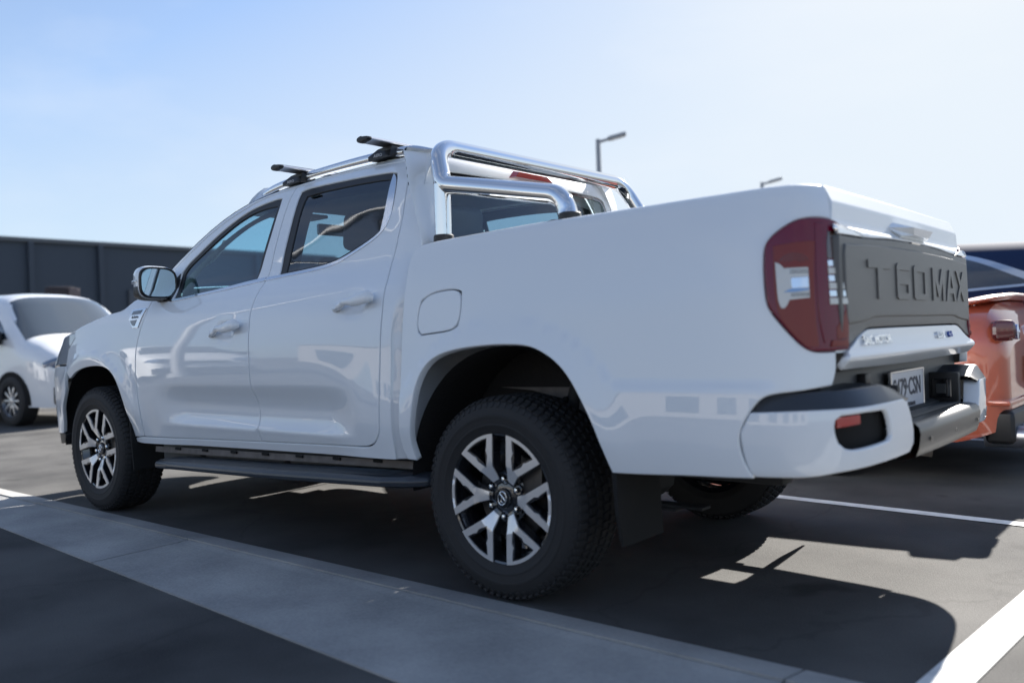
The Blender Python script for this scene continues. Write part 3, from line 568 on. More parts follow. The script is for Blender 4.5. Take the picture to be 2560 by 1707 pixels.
# ---- tailgate
def gp(poly,off=0,m=None,name='panel',par=None,depth=.02,ang=30,h=.03,step=.012,it=3,g_=.001,bev=.003,mats=None):
    q=panel('gate',poly,off=off,g=g_,depth=depth,h=h,step=step,ang=ang,it=it,bev=bev); return q.obj(name,m,par)
sym=lambda l:l+[(-a,b) for a,b in reversed(l) if abs(a)>1e-6]
upper=sym([(0,1.352),(-.704,1.352),(-.702,1.302),(-.712,1.256),(-.715,1.236),(-.70,1.2365),(-.662,1.2345),(-.60,1.221),(-.525,1.206),(-.30,1.214),(0,1.219)])
upper=[p for i,p in enumerate(upper) if i==0 or p!=upper[i-1]]
TG=gp(upper,0,M['paint'],'tailgate',T,ang=25,h=.012,step=.010,it=0)
# slim black vents under the top corners
for sg in (-1,1): gp([(sg*a,b) for a,b in [(-.738,1.2335),(-.70,1.2340),(-.664,1.2315),(-.60,1.218),(-.530,1.2050),(-.60,1.2045),(-.735,1.2035)]],.002,M['trimchrome'],'corner_trim',TG,it=0,bev=.001,depth=.01)
blk=sym([(0,1.217),(-.30,1.212),(-.525,1.2035),(-.735,1.2015),(-.742,1.10),(-.742,.95),(-.738,.885),(-.70,.884),(-.602,.912),(-.541,.9285),(-.495,.9325),(0,.9335)])
blk=[p for i,p in enumerate(blk) if i==0 or p!=blk[i-1]]
PN=gp(blk,.001,M['panel'],'tailgate_panel',TG,it=0,h=.03)
# raised field with a bevel that carries the letters
fld=sym([(0,1.192),(-.50,1.186),(-.700,1.178),(-.712,1.15),(-.712,.955),(-.70,.9425),(-.545,.9525),(-.47,.962),(0,.963)])
fld=[p for i,p in enumerate(fld) if i==0 or p!=fld[i-1]]
gp(fld,.007,M['panel'],'raised_field',PN,ang=30,it=0,bev=.006,depth=.01,h=.03)
lowp=sym([(0,.9305),(-.493,.9295),(-.539,.9255),(-.600,.909),(-.668,.884),(-.725,.869),(-.738,.855),(-.742,.84),(-.735,.812),(0,.806)])
lowp=[p for i,p in enumerate(lowp) if i==0 or p!=lowp[i-1]]
gp(lowp,0,M['paint'],'tailgate_lower',TG,ang=25,h=.010,step=.010,it=0)
# embossed block letters
def L3(poly,holes=()): return poly,list(holes)
GLY={'T':[[(0,1),(1,1),(1,.80),(.64,.80),(.58,0),(.40,0),(.40,.80),(0,.80)]],
 '6':[[(.10,1),(1,1),(1,.82),(.20,.82),(.20,.60),(.90,.60),(1,.52),(1,.08),(.90,0),(.10,0),(0,.08),(0,.92)],[(.20,.42),(.80,.42),(.80,.18),(.20,.18)]],
 '0':[[(.10,1),(.90,1),(1,.92),(1,.08),(.90,0),(.10,0),(0,.08),(0,.92)],[(.20,.82),(.80,.82),(.80,.18),(.20,.18)]],
 'M':[[(0,0),(0,1),(.25,1),(.5,.45),(.75,1),(1,1),(1,0),(.80,0),(.80,.62),(.58,.12),(.42,.12),(.20,.62),(.20,0)]],
 'A':[[(0,0),(.36,1),(.64,1),(1,0),(.80,0),(.715,.24),(.285,.24),(.20,0)],[(.35,.42),(.65,.42),(.5,.84)]],
 'X':[[(0,0),(.38,.5),(.02,1),(.25,1),(.5,.66),(.75,1),(.98,1),(.62,.5),(1,0),(.77,0),(.5,.35),(.23,0)]]}
LT=G()
for ch,a,b in (('T',-.535,-.330),('6',-.268,-.122),('0',-.082,.078),('M',.150,.318),('A',.335,.488),('X',.492,.642)):
    pl=[[(a+(b-a)*x,1.020+.118*z) for x,z in l] for l in GLY[ch]]
    L=[]
    for l in pl:
        l=np.array(l); n=len(l); q=[]
        for i in range(n):
            k=max(1,int(np.hypot(*(l[(i+1)%n]-l[i]))/.012)); q+= [tuple(l[i]+(l[(i+1)%n]-l[i])*t/k) for t in range(k)]
        L.append(np.array(q))
    L=[l if area(l)>0 else l[::-1] for l in L]; uv,tri=cdt(L,.03)
    Pp=S('gate',uv[:,0],uv[:,1],.0115); Nn=N('gate',uv[:,0],uv[:,1]); A,B_,C_=(Pp[tri[:,k]] for k in range(3)); s=np.sum(np.cross(B_-A,C_-A)*Nn[tri[:,0]],1)<0; tri=tri.copy(); tri[s]=tri[s][:,::-1]; LT.add(Pp,tri)
    for i,l in enumerate(L):
        t0=S('gate',l[:,0],l[:,1],.0115); t1=S('gate',l[:,0],l[:,1],.006); k=len(l); f=[(j,j+k,(j+1)%k+k,(j+1)%k) for j in range(k)]
        if i: f=[tuple(reversed(x)) for x in f]
        LT.add(np.concatenate([t0,t1]),f)
LT.obj('lettering',M['panel'],PN,sharp=30)
def gtext(name,s,y,z,size,m,par,sx=1.,ext=.0025,bold=0.):
    c=Vector(S('gate',y,z,.0035)); n=Vector(N('gate',y,z)); ex=Vector((0,1,0)); ex=(ex-n*ex.dot(n)).normalized(); ey=n.cross(ex)
    mw=Matrix((ex,ey,n)).transposed().to_4x4(); mw.translation=c; return text(name,s,size,ext,m,par,mw,sx,bold)
gtext('maker_lettering','SAIC MOTOR',-.468,.893,.037,M['chrome'],TG,1.12,.004,.0012)
gtext('trim_lettering','LUXE',.245,.893,.030,M['trimchrome'],TG,1.25,.004,.0009); gtext('drive_lettering','4x4',.385,.893,.030,M['blue'],TG,1.25,.004,.0009)
# handle: faceted bright wedge over the panel top
hx=float(gatex(0,1.24))
V=[(hx-.012,-.175,1.282),(hx-.012,.175,1.282),(hx-.012,.215,1.262),(hx+.018,.150,1.236),(hx+.018,-.150,1.236),(hx-.012,-.215,1.262),(hx+.048,-.115,1.262),(hx+.048,.115,1.262),(hx+.040,.09,1.238),(hx+.040,-.09,1.238),(hx-.012,.10,1.222),(hx-.012,-.10,1.222)]
F=[(0,6,7,1),(1,7,2),(0,5,6),(2,7,8,3),(5,4,9,6),(6,9,8,7),(3,8,9,4),(3,4,11,10),(2,3,10),(5,11,4)]
g=G(); g.add(V,F); 
for i,f in enumerate(g.f):
    a,b,c=[np.array(g.v[k]) for k in f[:3]]; ctr=np.mean([g.v[k] for k in f],0)
    if np.dot(np.cross(b-a,c-a),ctr-np.array((hx-.04,0,1.255)))<0: g.f[i]=tuple(reversed(f))
g.obj('tailgate_handle',M['paint'],TG,False)
V=[(hx-.01,-.085,1.221),(hx-.01,.085,1.221),(hx+.022,.055,1.219),(hx+.022,-.055,1.219),(hx+.014,0,1.188)]
g=G(); g.add(V,[(0,3,2,1),(3,4,2),(0,4,3),(1,2,4)]); g.obj('handle_surround',M['chrome'],TG,False)
# inner side of the gate
box(1.07,0,1.10,.05,1.38,.44,.01).obj('gate_inner',M['black'],TG,False)
# ---- tail lamps
for sg in (-1,1):
    def tp(poly,off,m,name,par,depth=.008,ang=35,it=3,h=.02,bev=.002,step=.008,bumpmat=None):
        g=panel('bed',poly,off=off,g=0,depth=depth,ang=ang,it=it,h=h,bev=bev,step=step); g=g if sg<0 else g.mirror(); return g.obj(name,m,par)
    TL=tp(light,.010,M['red'],'tail_light',T,depth=.04,ang=48,bev=.006,h=.02)
    tp([(1.0362,1.1722),(1.10,1.180),(1.1620,1.1836),(1.1520,1.10),(1.1480,1.0268),(1.1475,.95),(1.152,.885),(1.115,.886),(1.0904,.9107),(1.0508,.9673),(1.0395,1.02),(1.0358,1.0817)],.0112,M['red2'],'reflector',TL,depth=.002,it=2,bev=.001)
    tp([(1.0404,1.125),(1.0518,1.1218),(1.0641,1.1071),(1.1338,1.1085),(1.1324,1.0221),(1.0758,1.0177),(1.0664,.9979),(1.0613,.9943),(1.0529,.9959),(1.0466,1.015),(1.0429,1.066)],.0126,M['lamp'],'reversing_lamp',TL,depth=.002,it=1,bev=.001)
    tp([(1.082,1.0790),(1.1316,1.0815),(1.1306,1.0504),(1.082,1.0490)],.0140,M['lampchrome'],'lamp_window',TL,depth=.002,it=0,bev=.001)
    tp([(1.0604,1.0396),(1.081,1.0478),(1.1303,1.0485),(1.1303,1.0434),(1.0963,1.0396)],.0142,mat('lamp_reflection_blue',(.18,.34,.62),.2,coat=1) if not bpy.data.materials.get('lamp_reflection_blue') else bpy.data.materials['lamp_reflection_blue'],'lamp_reflection',TL,depth=.002,it=0,bev=.0005)  # blue reflection on the lamp, painted as a coloured strip
    tp([(1.2083,1.211),(1.2680,1.2122),(1.2738,1.1869),(1.2720,1.134),(1.1994,1.1318),(1.2011,1.1798)],.0118,M['smoke'],'indicator',TL,depth=.002,it=1,bev=.001)
    for zz in (1.100,1.0935,1.0340,1.0285): tp([(1.080,zz+.0012),(1.1318,zz+.0012),(1.1318,zz-.0012),(1.080,zz-.0012)],.0132,M['gloss'],'lamp_groove',TL,depth=.001,it=0,bev=.0004)
    for k,rr in enumerate((.020,.030,.040)):
        a_=np.linspace(.25,math.pi-.25,12); tp([(1.095+rr*1.1*math.cos(t),1.118+rr*.75*math.sin(t)) for t in a_]+[(1.095+(rr-.002)*1.1*math.cos(t),1.118+(rr-.002)*.75*math.sin(t)) for t in a_[::-1]],.0122,M['smoke'],'reflector_rib',TL,depth=.001,it=0,ang=90,bev=.0003)
    for k in range(6):
        za=1.1285-.0216*k; zb=za-.0185; ua=1.1988-.0004*k; ub=1.2400+.0050*k
        tp([(ua,za),(ub,za),(ub+.002,zb),(ua,zb)],.0125+(.001 if k%2 else 0),M['lampchrome'] if k%2==0 else M['lamp'],'lamp_cell',TL,depth=.004,it=0,bev=.0012)
    tp([(1.1660,1.2355),(1.1610,1.16),(1.1560,1.06),(1.1570,.96),(1.1680,.8930),(1.1760,.8990),(1.1800,1.00),(1.1880,1.12),(1.1940,1.2350)],.0132,M['red'],'lamp_ridge',TL,depth=.003,it=2,bev=.003)
    tp([(1.2150,.934),(1.2600,.988),(1.2630,.925),(1.2600,.905),(1.2150,.903)],.0115,M['red2'],'lower_reflector',TL,depth=.002,it=0,bev=.001)
    tp([(1.1950,.9000),(1.2560,.9010),(1.2560,.8830),(1.1900,.8830)],.0150,M['red2'],'lamp_lip',TL,depth=.008,it=0,bev=.002)
# ---- rear bumper
wingB=[(.9709,.5165),(.9575,.536),(.9454,.5765),(.9372,.6262),(.9383,.651),(.9668,.7052),(1.0435,.7092),(1.1343,.7123),(1.233,.7132),(1.3205,.7147),(1.4233,.7175),(1.5500,.7195),(1.5800,.7086),(1.5950,.6809),(1.6280,.6104),(1.6320,.5755),(1.5990,.5474),(1.4939,.5440),(1.3541,.5400),(1.2236,.5318),(1.1527,.5229),(1.1038,.5195)]
hole=[(1.2032,.6806),(1.222,.6914),(1.3068,.6948),(1.4102,.6945),(1.4246,.6853),(1.4376,.6562),(1.4452,.6176),(1.4286,.6053),(1.3467,.5995),(1.2556,.5950),(1.2301,.6009),(1.2096,.6174),(1.2014,.639),(1.1987,.663)]
RB=None
for sg in (-1,1):
    g=panel('bump',wingB,[hole],g=.001,depth=.055,hdepth=.014,h=.02,step=.010,ang=18,it=1,bev=.005); g=g if sg<0 else g.mirror()
    o=g.obj('rear_bumper',M['paint'],T) if RB is None else g.obj('bumper_wing',M['paint'],RB)
    if RB is None: RB=o
    # dark box behind the cut-out with its red lamp
    q=panel('bump',[(a,b) for a,b in hole],off=-.030,g=-.02,depth=0,h=.04,ang=60); q=q if sg<0 else q.mirror(); q.obj('cutout_back',M['dark'],RB)
    q=panel('bump',[(1.212,.688),(1.300,.692),(1.300,.664),(1.212,.658)],off=-.012,g=0,depth=.02,h=.02,ang=30,it=0); q=q if sg<0 else q.mirror(); q.obj('fog_lamp',M['redb'],RB)
    # textured step pad on top of each wing: outer slope then the flat tread
    u=np.linspace(.9668,1.600,50); zt=np.interp(u,[.9668,1.0435,1.2330,1.4233,1.55,1.6],[.7042,.7085,.7125,.7170,.7190,.714])
    n0=N('bump',u,zt*0+.66); n0[:,2]=0; n0/=np.linalg.norm(n0,axis=1)[:,None]; p=S('bump',u,zt*0+.66); rows=[]
    s_=np.interp(u,[.9668,.99,1.01,1.46,1.60],[.15,.85,1,1,.35])
    for (dn,dz) in ((-.012,-.020),(-.006,.000),(-.009,.004),(-.032,.044),(-.036,.047),(-.044,.049),(-.13,.051),(-.24,.052)):
        q=p+n0*(dn*1.0); q[:,2]=zt+dz*s_; q[:,0]=np.maximum(q[:,0],.93) if dn>-.1 else q[:,0]; rows.append(q)
    g=grid(np.array(rows)); a=[np.array(g.v[j]) for j in g.f[50*4+20][:3]]
    if np.cross(a[1]-a[0],a[2]-a[0])[2]<0: g.f=[tuple(reversed(f)) for f in g.f]
    g=g if sg<0 else g.mirror(); g.obj('step_pad',M['step'],RB,sharp=25)
    # inner cheek of the wing and socket housing beside the plate
    box(1.150,sg*.372,.690,.125,.03,.120,.008,2).obj('wing_cheek',M['black'],RB)
    ck=box(1.152,sg*.355,.690,.070,.006,.070,.003,1).obj('socket',M['gloss'],RB); box(1.152,sg*.351,.688,.035,.006,.038,.002,1).obj('socket_lid',M['plastic'],ck)
# centre step: sloped face, tread and recess wall
sec=[(1.10,.628),(1.16,.632),(1.235,.636),(1.262,.632),(1.274,.620),(1.278,.600),(1.272,.555),(1.262,.530),(1.235,.518),(1.16,.512),(1.05,.512)]
g=grid(np.array([[(x+ .006*(1-(y/.36)**2),y,z) for y in np.linspace(-.392,.392,25)] for x,z in sec])); a=[np.array(g.v[j]) for j in g.f[30][:3]]
if np.cross(a[1]-a[0],a[2]-a[0])[2]<0: g.f=[tuple(reversed(f)) for f in g.f]
g.obj('centre_step',M['stepmetal'],RB,sharp=50)
g=G()
for k in range(9): g.join(box(1.10+.014*k,0,.6345+.0005*k,.006,.70,.004,.001,1))
g.hn=False; g.obj('step_tread',M['plastic'],RB)
box(1.08,0,.572,.20,1.44,.10,.03).obj('bumper_sun_block',M['under'],RB); box(1.098,0,.70,.02,1.50,.21,.004).obj('recess_wall',M['plastic'],RB); box(1.12,-.42,.765,.03,.05,.045,.004).obj('plate_lamp',M['black'],RB)  # first box is added behind the wings to stop sunlight leaking through
for yy in (-.36,.02,.42): 
    c=lathe([(.008,0),(.008,.002),(.0001,.003)],12); c.xf(Matrix.Translation((1.279,yy*.8,.575))@Matrix.Rotation(R(-90),4,'Z')); c.obj('parking_sensor',M['gloss'],RB)
PL=box(1.128,.0,.708,.006,.372,.134,.002,1).obj('number_plate',M['plate'],T,False)
fr=G()
for (y,z,sy,sz) in ((0,.777,.384,.008),(0,.639,.384,.008),(-.19,.708,.008,.146),(.19,.708,.008,.146)): fr.join(box(1.130,y,z,.012,sy,sz,.002,1))
fr.hn=False; fr.obj('plate_frame',M['trimchrome'],PL)
def ptext(s,y,z,size,sx,m,bold=0): 
    mw=Matrix(((0,0,1,1.1318),(1,0,0,y),(0,1,0,z),(0,0,0,1))); text('plate_lettering',s,size,.0006,m,PL,mw,sx,bold)
ptext('S479\u00b7CSN',0,.716,.088,.88,M['ink'],.001); ptext('SOUTH AUSTRALIA',0,.656,.020,1.0,M['ink']); 
# ---- underbody, arches, liners
def liner(cx,rr,name):
    for sg in (-1,1):
        P=[]
        for t in np.linspace(.22,math.pi+.06,34):
            x_=cx+rr*math.cos(t); yo_=min(.895,abs(float(CABP(x_)[1]))-.035) if x_<-3 else .895
            P.append([(x_,-y,.385+ (rr+.03)*math.sin(t)) for y in (yo_,yo_-.04,.70,.58)])
        P=np.array(P); 
        g=grid(P); ring=[tuple(P[i][3]) for i in range(len(P))]; 
        gg=G(); gg.join(g); ctr=(cx,-.58,.5); gg.add([ctr]+ring,[(0,i,i+1) for i in range(1,len(ring))]); gg.hn=False
        gg=gg if sg<0 else gg.mirror(); gg.obj(name,M['liner'],T,sharp=0)
liner(.035,.495,'arch_liner'); liner(-3.235,.475,'arch_liner')
g=box(-1.9,0,.55,2.3,1.5,.10,.03); g.join(box(-1.2,-.50,.50,4.2,.09,.14,.02)); g.join(box(-1.2,.50,.50,4.2,.09,.14,.02)); g.join(box(0,0,.375,.14,1.45,.14,.05)); g.join(box(.7,0,.60,.9,1.3,.10,.03)); g.join(box(0,0,.37,.28,.30,.28,.10,3)); g.join(box(-3.1,0,.36,.3,1.2,.16,.05)); g.join(box(-3.45,0,.55,.6,1.0,.24,.05)); g.hn=False; g.obj('chassis',M['under'],T)
for sg in (-1,1):
    rl=extr([(-.24,.742),(.60,.752),(.60,.58),(.24,.60),(.16,.655),(.06,.705),(-.08,.732)],[],lambda x,z:(x,sg*.60,z),(0,-.02*sg,0)).obj('bed_bracket',M['frame'],T,False)
    g=tube([(.095,sg*.605,.702),(.095,sg*.626,.702)],.011,14); g.obj('bracket_hole',M['dark'],rl)
    tube([(.05,sg*.60,.45),(.16,sg*.58,.86)],.032,12).obj('shock_absorber',M['under'],T)
    g=G(); 
    for k in range(4): g.join(box(.0,sg*.55,.335-.012*k,1.25-.2*k,.06,.010,.002,1))
    g.hn=False; g.obj('leaf_spring',M['under'],T)
    # mud flaps
    V=[(.480,sg*.640,.60),(.484,sg*.920,.60),(.500,sg*.925,.500),(.505,sg*.925,.36),(.508,sg*.905,.262),(.508,sg*.660,.262)]
    g=G(); g.add(V+[(x+.012,y,z) for x,y,z in V],[(0,1,2,3,4,5),(11,10,9,8,7,6)]+[(i,(i+1)%6,(i+1)%6+6,i+6) for i in range(6)]); g.obj('mud_flap',M['flap'],T,False)
    V=[(-2.770,sg*.70,.60),(-2.775,sg*.895,.60),(-2.770,sg*.895,.46),(-2.755,sg*.89,.27),(-2.755,sg*.70,.27)]
    g=G(); g.add(V+[(x+.012,y,z) for x,y,z in V],[(0,1,2,3,4),(9,8,7,6,5)]+[(i,(i+1)%5,(i+1)%5+5,i+5) for i in range(5)]); g.obj('mud_flap',M['flap'],T,False)
    # side step
    pts=[(-2.56,-.80,.318),(-2.535,-.865,.325),(-2.46,-.915,.333),(-2.30,-.94,.342),(-1.4,-.955,.366),(-.60,-.945,.392),(-.46,-.925,.399),(-.39,-.885,.402),(-.365,-.82,.403)]
    pa=np.array(fillet(pts,.05,6)); rows=[]
    for (dy,dz) in ((.16,.020),(.03,.014),(.010,.007),(.0,-.003),(-.002,-.012),(.004,-.026),(.03,-.034),(.16,-.034)):
        rows.append([(x+(dy*.6 if (x<-2.4) else -dy*.6 if x>-.5 else 0)*(1 if dy<.1 else .35),y+dy*(1. if -2.4<x<-.5 else .5),z+dz) for x,y,z in pa])
    g=grid(np.array(rows)); a=[np.array(g.v[j]) for j in g.f[len(pa)*0+10][:3]]
    if np.cross(a[1]-a[0],a[2]-a[0])[2]<0: g.f=[tuple(reversed(f)) for f in g.f]
    g=g if sg<0 else g.mirror(); ss=g.obj('side_step',M['step'],T,sharp=30)
    rk=grid(np.array([[(x,sg*.775,a+b*(x+2.6)/2.15) for x in (-2.62,-.44)] for a,b in ((.47,.05),(.345,.05),(.30,.05))])); rk.obj('rocker_panel',M['rocker'],T,False)
    tr=G()
    for k in range(6): tr.join(tube([(-2.40,-.905+.019*k,.3525+.0008*k),(-1.4,-.920+.019*k,.3800+.0008*k),(-.52,-.905+.019*k,.4080+.0008*k)],.0035,6))
    tr=tr if sg<0 else tr.mirror(); tr.hn=False; tr.obj('step_ribs',M['step'],ss)
    for x in (-2.2,-1.45,-.70):
        b=tube([(x,sg*.60,.50),(x,sg*.78,.36+.012*(x+2.2)/1.5*2)],.022,8); b.obj('step_bracket',M['under'],ss)
    # sill seam flange with drain notches
    fl=G()
    xs_=np.linspace(-2.60,-.46,46); fl=grid(np.array([[(x,-.832,z) for x,z in zip(xs_,np.interp(xs_,[-2.6,-.46],[.405,.458]))],[(x,-.836,z-.030) for x,z in zip(xs_,np.interp(xs_,[-2.6,-.46],[.405,.458]))]]))
    fl=fl if sg<0 else fl.mirror(); fl.obj('sill_flange',M['frame'],T)
    for x in np.arange(-2.35,-.5,.27): box(x,sg*.839,np.interp(x,[-2.6,-.46],[.405,.458])-.006,.05,.006,.012).obj('drain_hole',M['dark'],T,False)
# spare wheel and exhaust under the bed
g=lathe([(.22,-.11),(.30,-.12),(.355,-.09),(.36,0),(.355,.09),(.30,.12),(.22,.11)],32); g.xf(Matrix.Translation((.66,0,.62))@Matrix.Rotation(R(90),4,'X')); g.hn=False; g.obj('spare_wheel',M['rubber'],T)
tube([(-1.5,.35,.42),(.3,.40,.42),(.9,.55,.44),(1.05,.60,.42)],.032,10).obj('exhaust_pipe',M['frame'],T)
# ---- wheels
hubz=.3669
def polar(r,a): return (r*math.cos(a),r*math.sin(a))
def build_wheel():
    rb=lathe([(.2365,-.110),(.2330,-.113),(.2262,-.110),(.2240,-.098),(.214,-.085),(.208,-.04),(.206,.10),(.230,.115)],72)
    rb.join(lathe([(.206,.02),(.16,.03),(.0001,.03)],48)); rb.hn=False
    W=rb.obj('wheel',M['alloydark'],T,sharp=50)
    # tyre
    pr=[(.230,-.108),(.236,-.117),(.244,-.121),(.262,-.127),(.2635,-.1285),(.268,-.1285),(.2695,-.1275),(.292,-.1305),(.294,-.1320),(.302,-.1320),(.304,-.1300),(.322,-.1265),(.338,-.119),(.350,-.107),(.357,-.090),(.3595,-.06),(.360,0),(.3595,.06),(.357,.09),(.350,.107),(.338,.119),(.30,.130),(.26,.127),(.230,.108)]
    ty=lathe(pr,120)
    for k in range(72):
        a=2*math.pi*k/72
        for (yy,wy,lx,tw) in ((-.098,.030,.021,.10),(-.058,.030,.022,.22),(-.018,.026,.023,-.22),(.022,.026,.023,.22),(.062,.030,.022,-.22),(.100,.028,.021,-.10)):
            rr=.3605 if abs(yy)<.08 else .3545
            a2=a+(.5 if (round(yy*1000)//40)%2 else 0)*2*math.pi/72
            b=box(0,0,0,lx,wy,.012,.0015,1,Matrix.Rotation(tw,3,'Z')@Matrix.Rotation(R(24)*(1 if yy<0 else -1) if abs(yy)>.08 else 0,3,'X')); b.xf(Matrix.Rotation(-a2+math.pi/2,4,'Y')@Matrix.Translation((0,yy,rr))); ty.join(b)
        b=box(0,0,0,.013,.004,.020,.001,1); b.xf(Matrix.Rotation(-a,4,'Y')@Matrix.Translation((0,-.1195,.337))@Matrix.Rotation(R(-30),4,'X')); ty.join(b)
    ty.hn=False; ty.obj('tyre',M['rubber'],W,sharp=28)
    # six forked spokes
    to3=lambda d:(lambda x,z:(x,-.114+d*max(0,(.125-math.hypot(x,z))/.06)*.020-.0*x,z))
    face=G(); dark=G()
    for k in range(6):
        A=math.radians(60*k)
        def onl(r,off,side):   # a point at distance along the gap centre line, offset towards the spoke
            g_=side*R(30); c,s=math.cos(g_),math.sin(g_); return (r*c+off*s*side,r*s-off*c*side)
        def rimpt(off,side,R_): r=math.sqrt(R_*R_-off*off); return onl(r,off,side)
        def arc(p,q,R_,n=8):
            a0=math.atan2(p[1],p[0]); a1=math.atan2(q[1],q[0]); return [polar(R_,a0+(a1-a0)*i/n) for i in range(n+1)]
        pU=rimpt(.033,1,.2335); pL=rimpt(.033,-1,.2335)
        outer=[onl(.066,.021,-1),onl(.112,.033,-1)]+arc(pL,pU,.2335)+[onl(.112,.033,1),onl(.066,.021,1)]
        iU=rimpt(.058,1,.2215); iL=rimpt(.058,-1,.2215)
        inner=[(.121,0),onl(.150,.056,1),onl(.168,.0635,1),onl(.180,.060,1)]+arc(iU,iL,.2215)+[onl(.180,.060,-1),onl(.168,.0635,-1),onl(.150,.056,-1)]
        rot=lambda p:(p[0]*math.cos(A)-p[1]*math.sin(A),p[0]*math.sin(A)+p[1]*math.cos(A))
        def den(l):
            l=np.array(l); q=[]
            for i in range(len(l)):
                d=np.hypot(*(l[(i+1)%len(l)]-l[i])); m=max(1,int(d/.009)); q+=[tuple(l[i]+(l[(i+1)%len(l)]-l[i])*t/m) for t in range(m)]
            return q
        o_=den([rot(p) for p in outer]); i_=den([rot(p) for p in inner])
        ax=rot((1,0)); ay=rot((0,1))
        def dep(x,z,base,k=1):
            r=math.hypot(x,z); across=abs(x*ay[0]+z*ay[1]); return base+k*(max(0,.124-r)*.34)+k*max(0,.124-r)/.06*across*.30
        face.join(extr(o_,[i_],lambda x,z:(x,dep(x,z,-.1185),z),(0,.003,0),h=.02))
        ob=den([rot(p) for p in [onl(.055,.016,-1),onl(.112,.0295,-1)]+arc(rimpt(.0295,-1,.225),rimpt(.0295,1,.225),.225)+[onl(.112,.0295,1),onl(.055,.016,1)]])
        ib=den([rot(p) for p in [(.132,0),onl(.168,.068,1)]+arc(rimpt(.064,1,.2175),rimpt(.064,-1,.2175),.2175)+[onl(.168,.068,-1)]])
        dark.join(extr(ob,[ib],lambda x,z:(x,dep(x,z,-.1150),z),(0,.040,0),h=.03))
        # lug pocket and nut on the gap line
        B_=A+R(30); c,s=math.cos(B_)*.068,math.sin(B_)*.068
        pk=lathe([(.021,-.070),(.021,-.088),(.018,-.090),(.016,-.072),(.0001,-.070)],18); pk.xf(Matrix.Translation((c,0,s))); dark.join(pk)
        nu=lathe([(.0105,-.070),(.0105,-.094),(.008,-.099),(.0001,-.101)],6); nu.xf(Matrix.Translation((c,0,s))); nu.hn=False; nu.obj('wheel_nut',M['chrome'],W,sharp=20)
    dark.join(lathe([(.098,-.060),(.092,-.072),(.060,-.082),(.045,-.088),(.0001,-.088)],36))
    face.hn=False; dark.hn=False
    dark.obj('spoke_back',M['alloydark'],W,sharp=30); face.obj('spoke_face',M['alloy'],W,sharp=12)
    cp=lathe([(.036,-.086),(.036,-.096),(.033,-.1005),(.0001,-.102)],32).obj('hub_cap',M['gloss'],W)
    e=tube([(.0185*math.cos(t),-.1025,.0245*math.sin(t)) for t in np.linspace(0,2*math.pi,33)],.0022,8,False)
    e.join(tube([(-.013,-.1028,.013),(.0,-.1035,.007),(.014,-.1028,-.004)],.0024,8)); e.join(tube([(-.002,-.1028,.006),(-.003,-.1028,-.012),(.007,-.1028,-.014)],.0020,8)); e.hn=False; e.xf(Matrix.Rotation(R(12),4,'Y')); e.hn=False; e.obj('hub_emblem',M['chrome'],W)
    dk=lathe([(.155,-.045),(.155,-.030),(.0001,-.030)],40); dk.join(lathe([(.155,-.045),(.09,-.047),(.0001,-.047)],40)); dk.join(box(.115,-.050,.07,.09,.05,.12,.012)); dk.hn=False; dk.obj('brake_disc',mat('brake_iron',(.09,.085,.08),.45,metal=.7),W)
    return W
W=build_wheel(); W.location=(0,-.790,hubz); W.rotation_euler=(0,R(2),0)
for (x,y,rz,ry) in ((-3.155,-.790,0,17),(0,.790,180,8),(-3.155,.790,180,30)):
    c=copy_tree(W,T); c.location=(x,y,hubz); c.rotation_euler=(0,R(ry),R(rz))
# ---- sports bar
SB_=fillet([(.238,-.745,1.325),(.207,-.745,1.438),(-.385,-.745,1.558),(-.470,-.690,1.733),(-.470,.690,1.733),(-.385,.745,1.558),(.207,.745,1.438),(.238,.745,1.325)],[.085,.085,.125,.125,.085,.085],14)
o=tube(SB_,.0365,32).obj('sports_bar',M['chrome'],T,sharp=0)
for sg in (-1,1):
    tube([(-.392,sg*.745,1.325),(-.390,sg*.745,1.56)],.0345,28).obj('bar_leg',M['chrome'],o)
    for x,z in ((-.390,1.330),(.234,1.345)): tube([(x,sg*.745,z-.03),(x,sg*.745,z+.024),(x,sg*.745,z+.028)],[.0425,.0405,.036],28).obj('bar_foot',M['black'],o)
# ---- roof rails and bars
for sg in (-1,1):
    pts=[(-1.93,-.548,1.708),(-1.86,-.560,1.736),(-1.72,-.562,1.760),(-1.50,-.560,1.776),(-1.2,-.560,1.787),(-.95,-.560,1.789),(-.80,-.560,1.786),(-.72,-.560,1.776),(-.645,-.562,1.756),(-.60,-.560,1.750)]
    f=spl([(i,*p) for i,p in enumerate(pts)]); P=[tuple(q) for q in f(np.linspace(0,len(pts)-1,60))]; P=[(x,-sg*y,z) for x,y,z in P] if sg>0 else P
    rail=tube(P,[(.021-.009*abs(2*t-1)**6,.014) for t in np.linspace(0,1,60)],16).obj('roof_rail',M['trimchrome'],T)
    
    for P2 in ([(x,y*1.0,z-.026) for x,y,z in P][3:13],[(x,y*1.0,z-.026) for x,y,z in P][43:56]): tube(P2,[(.014,.006)]*len(P2),8).obj('rail_gasket',M['black'],rail)
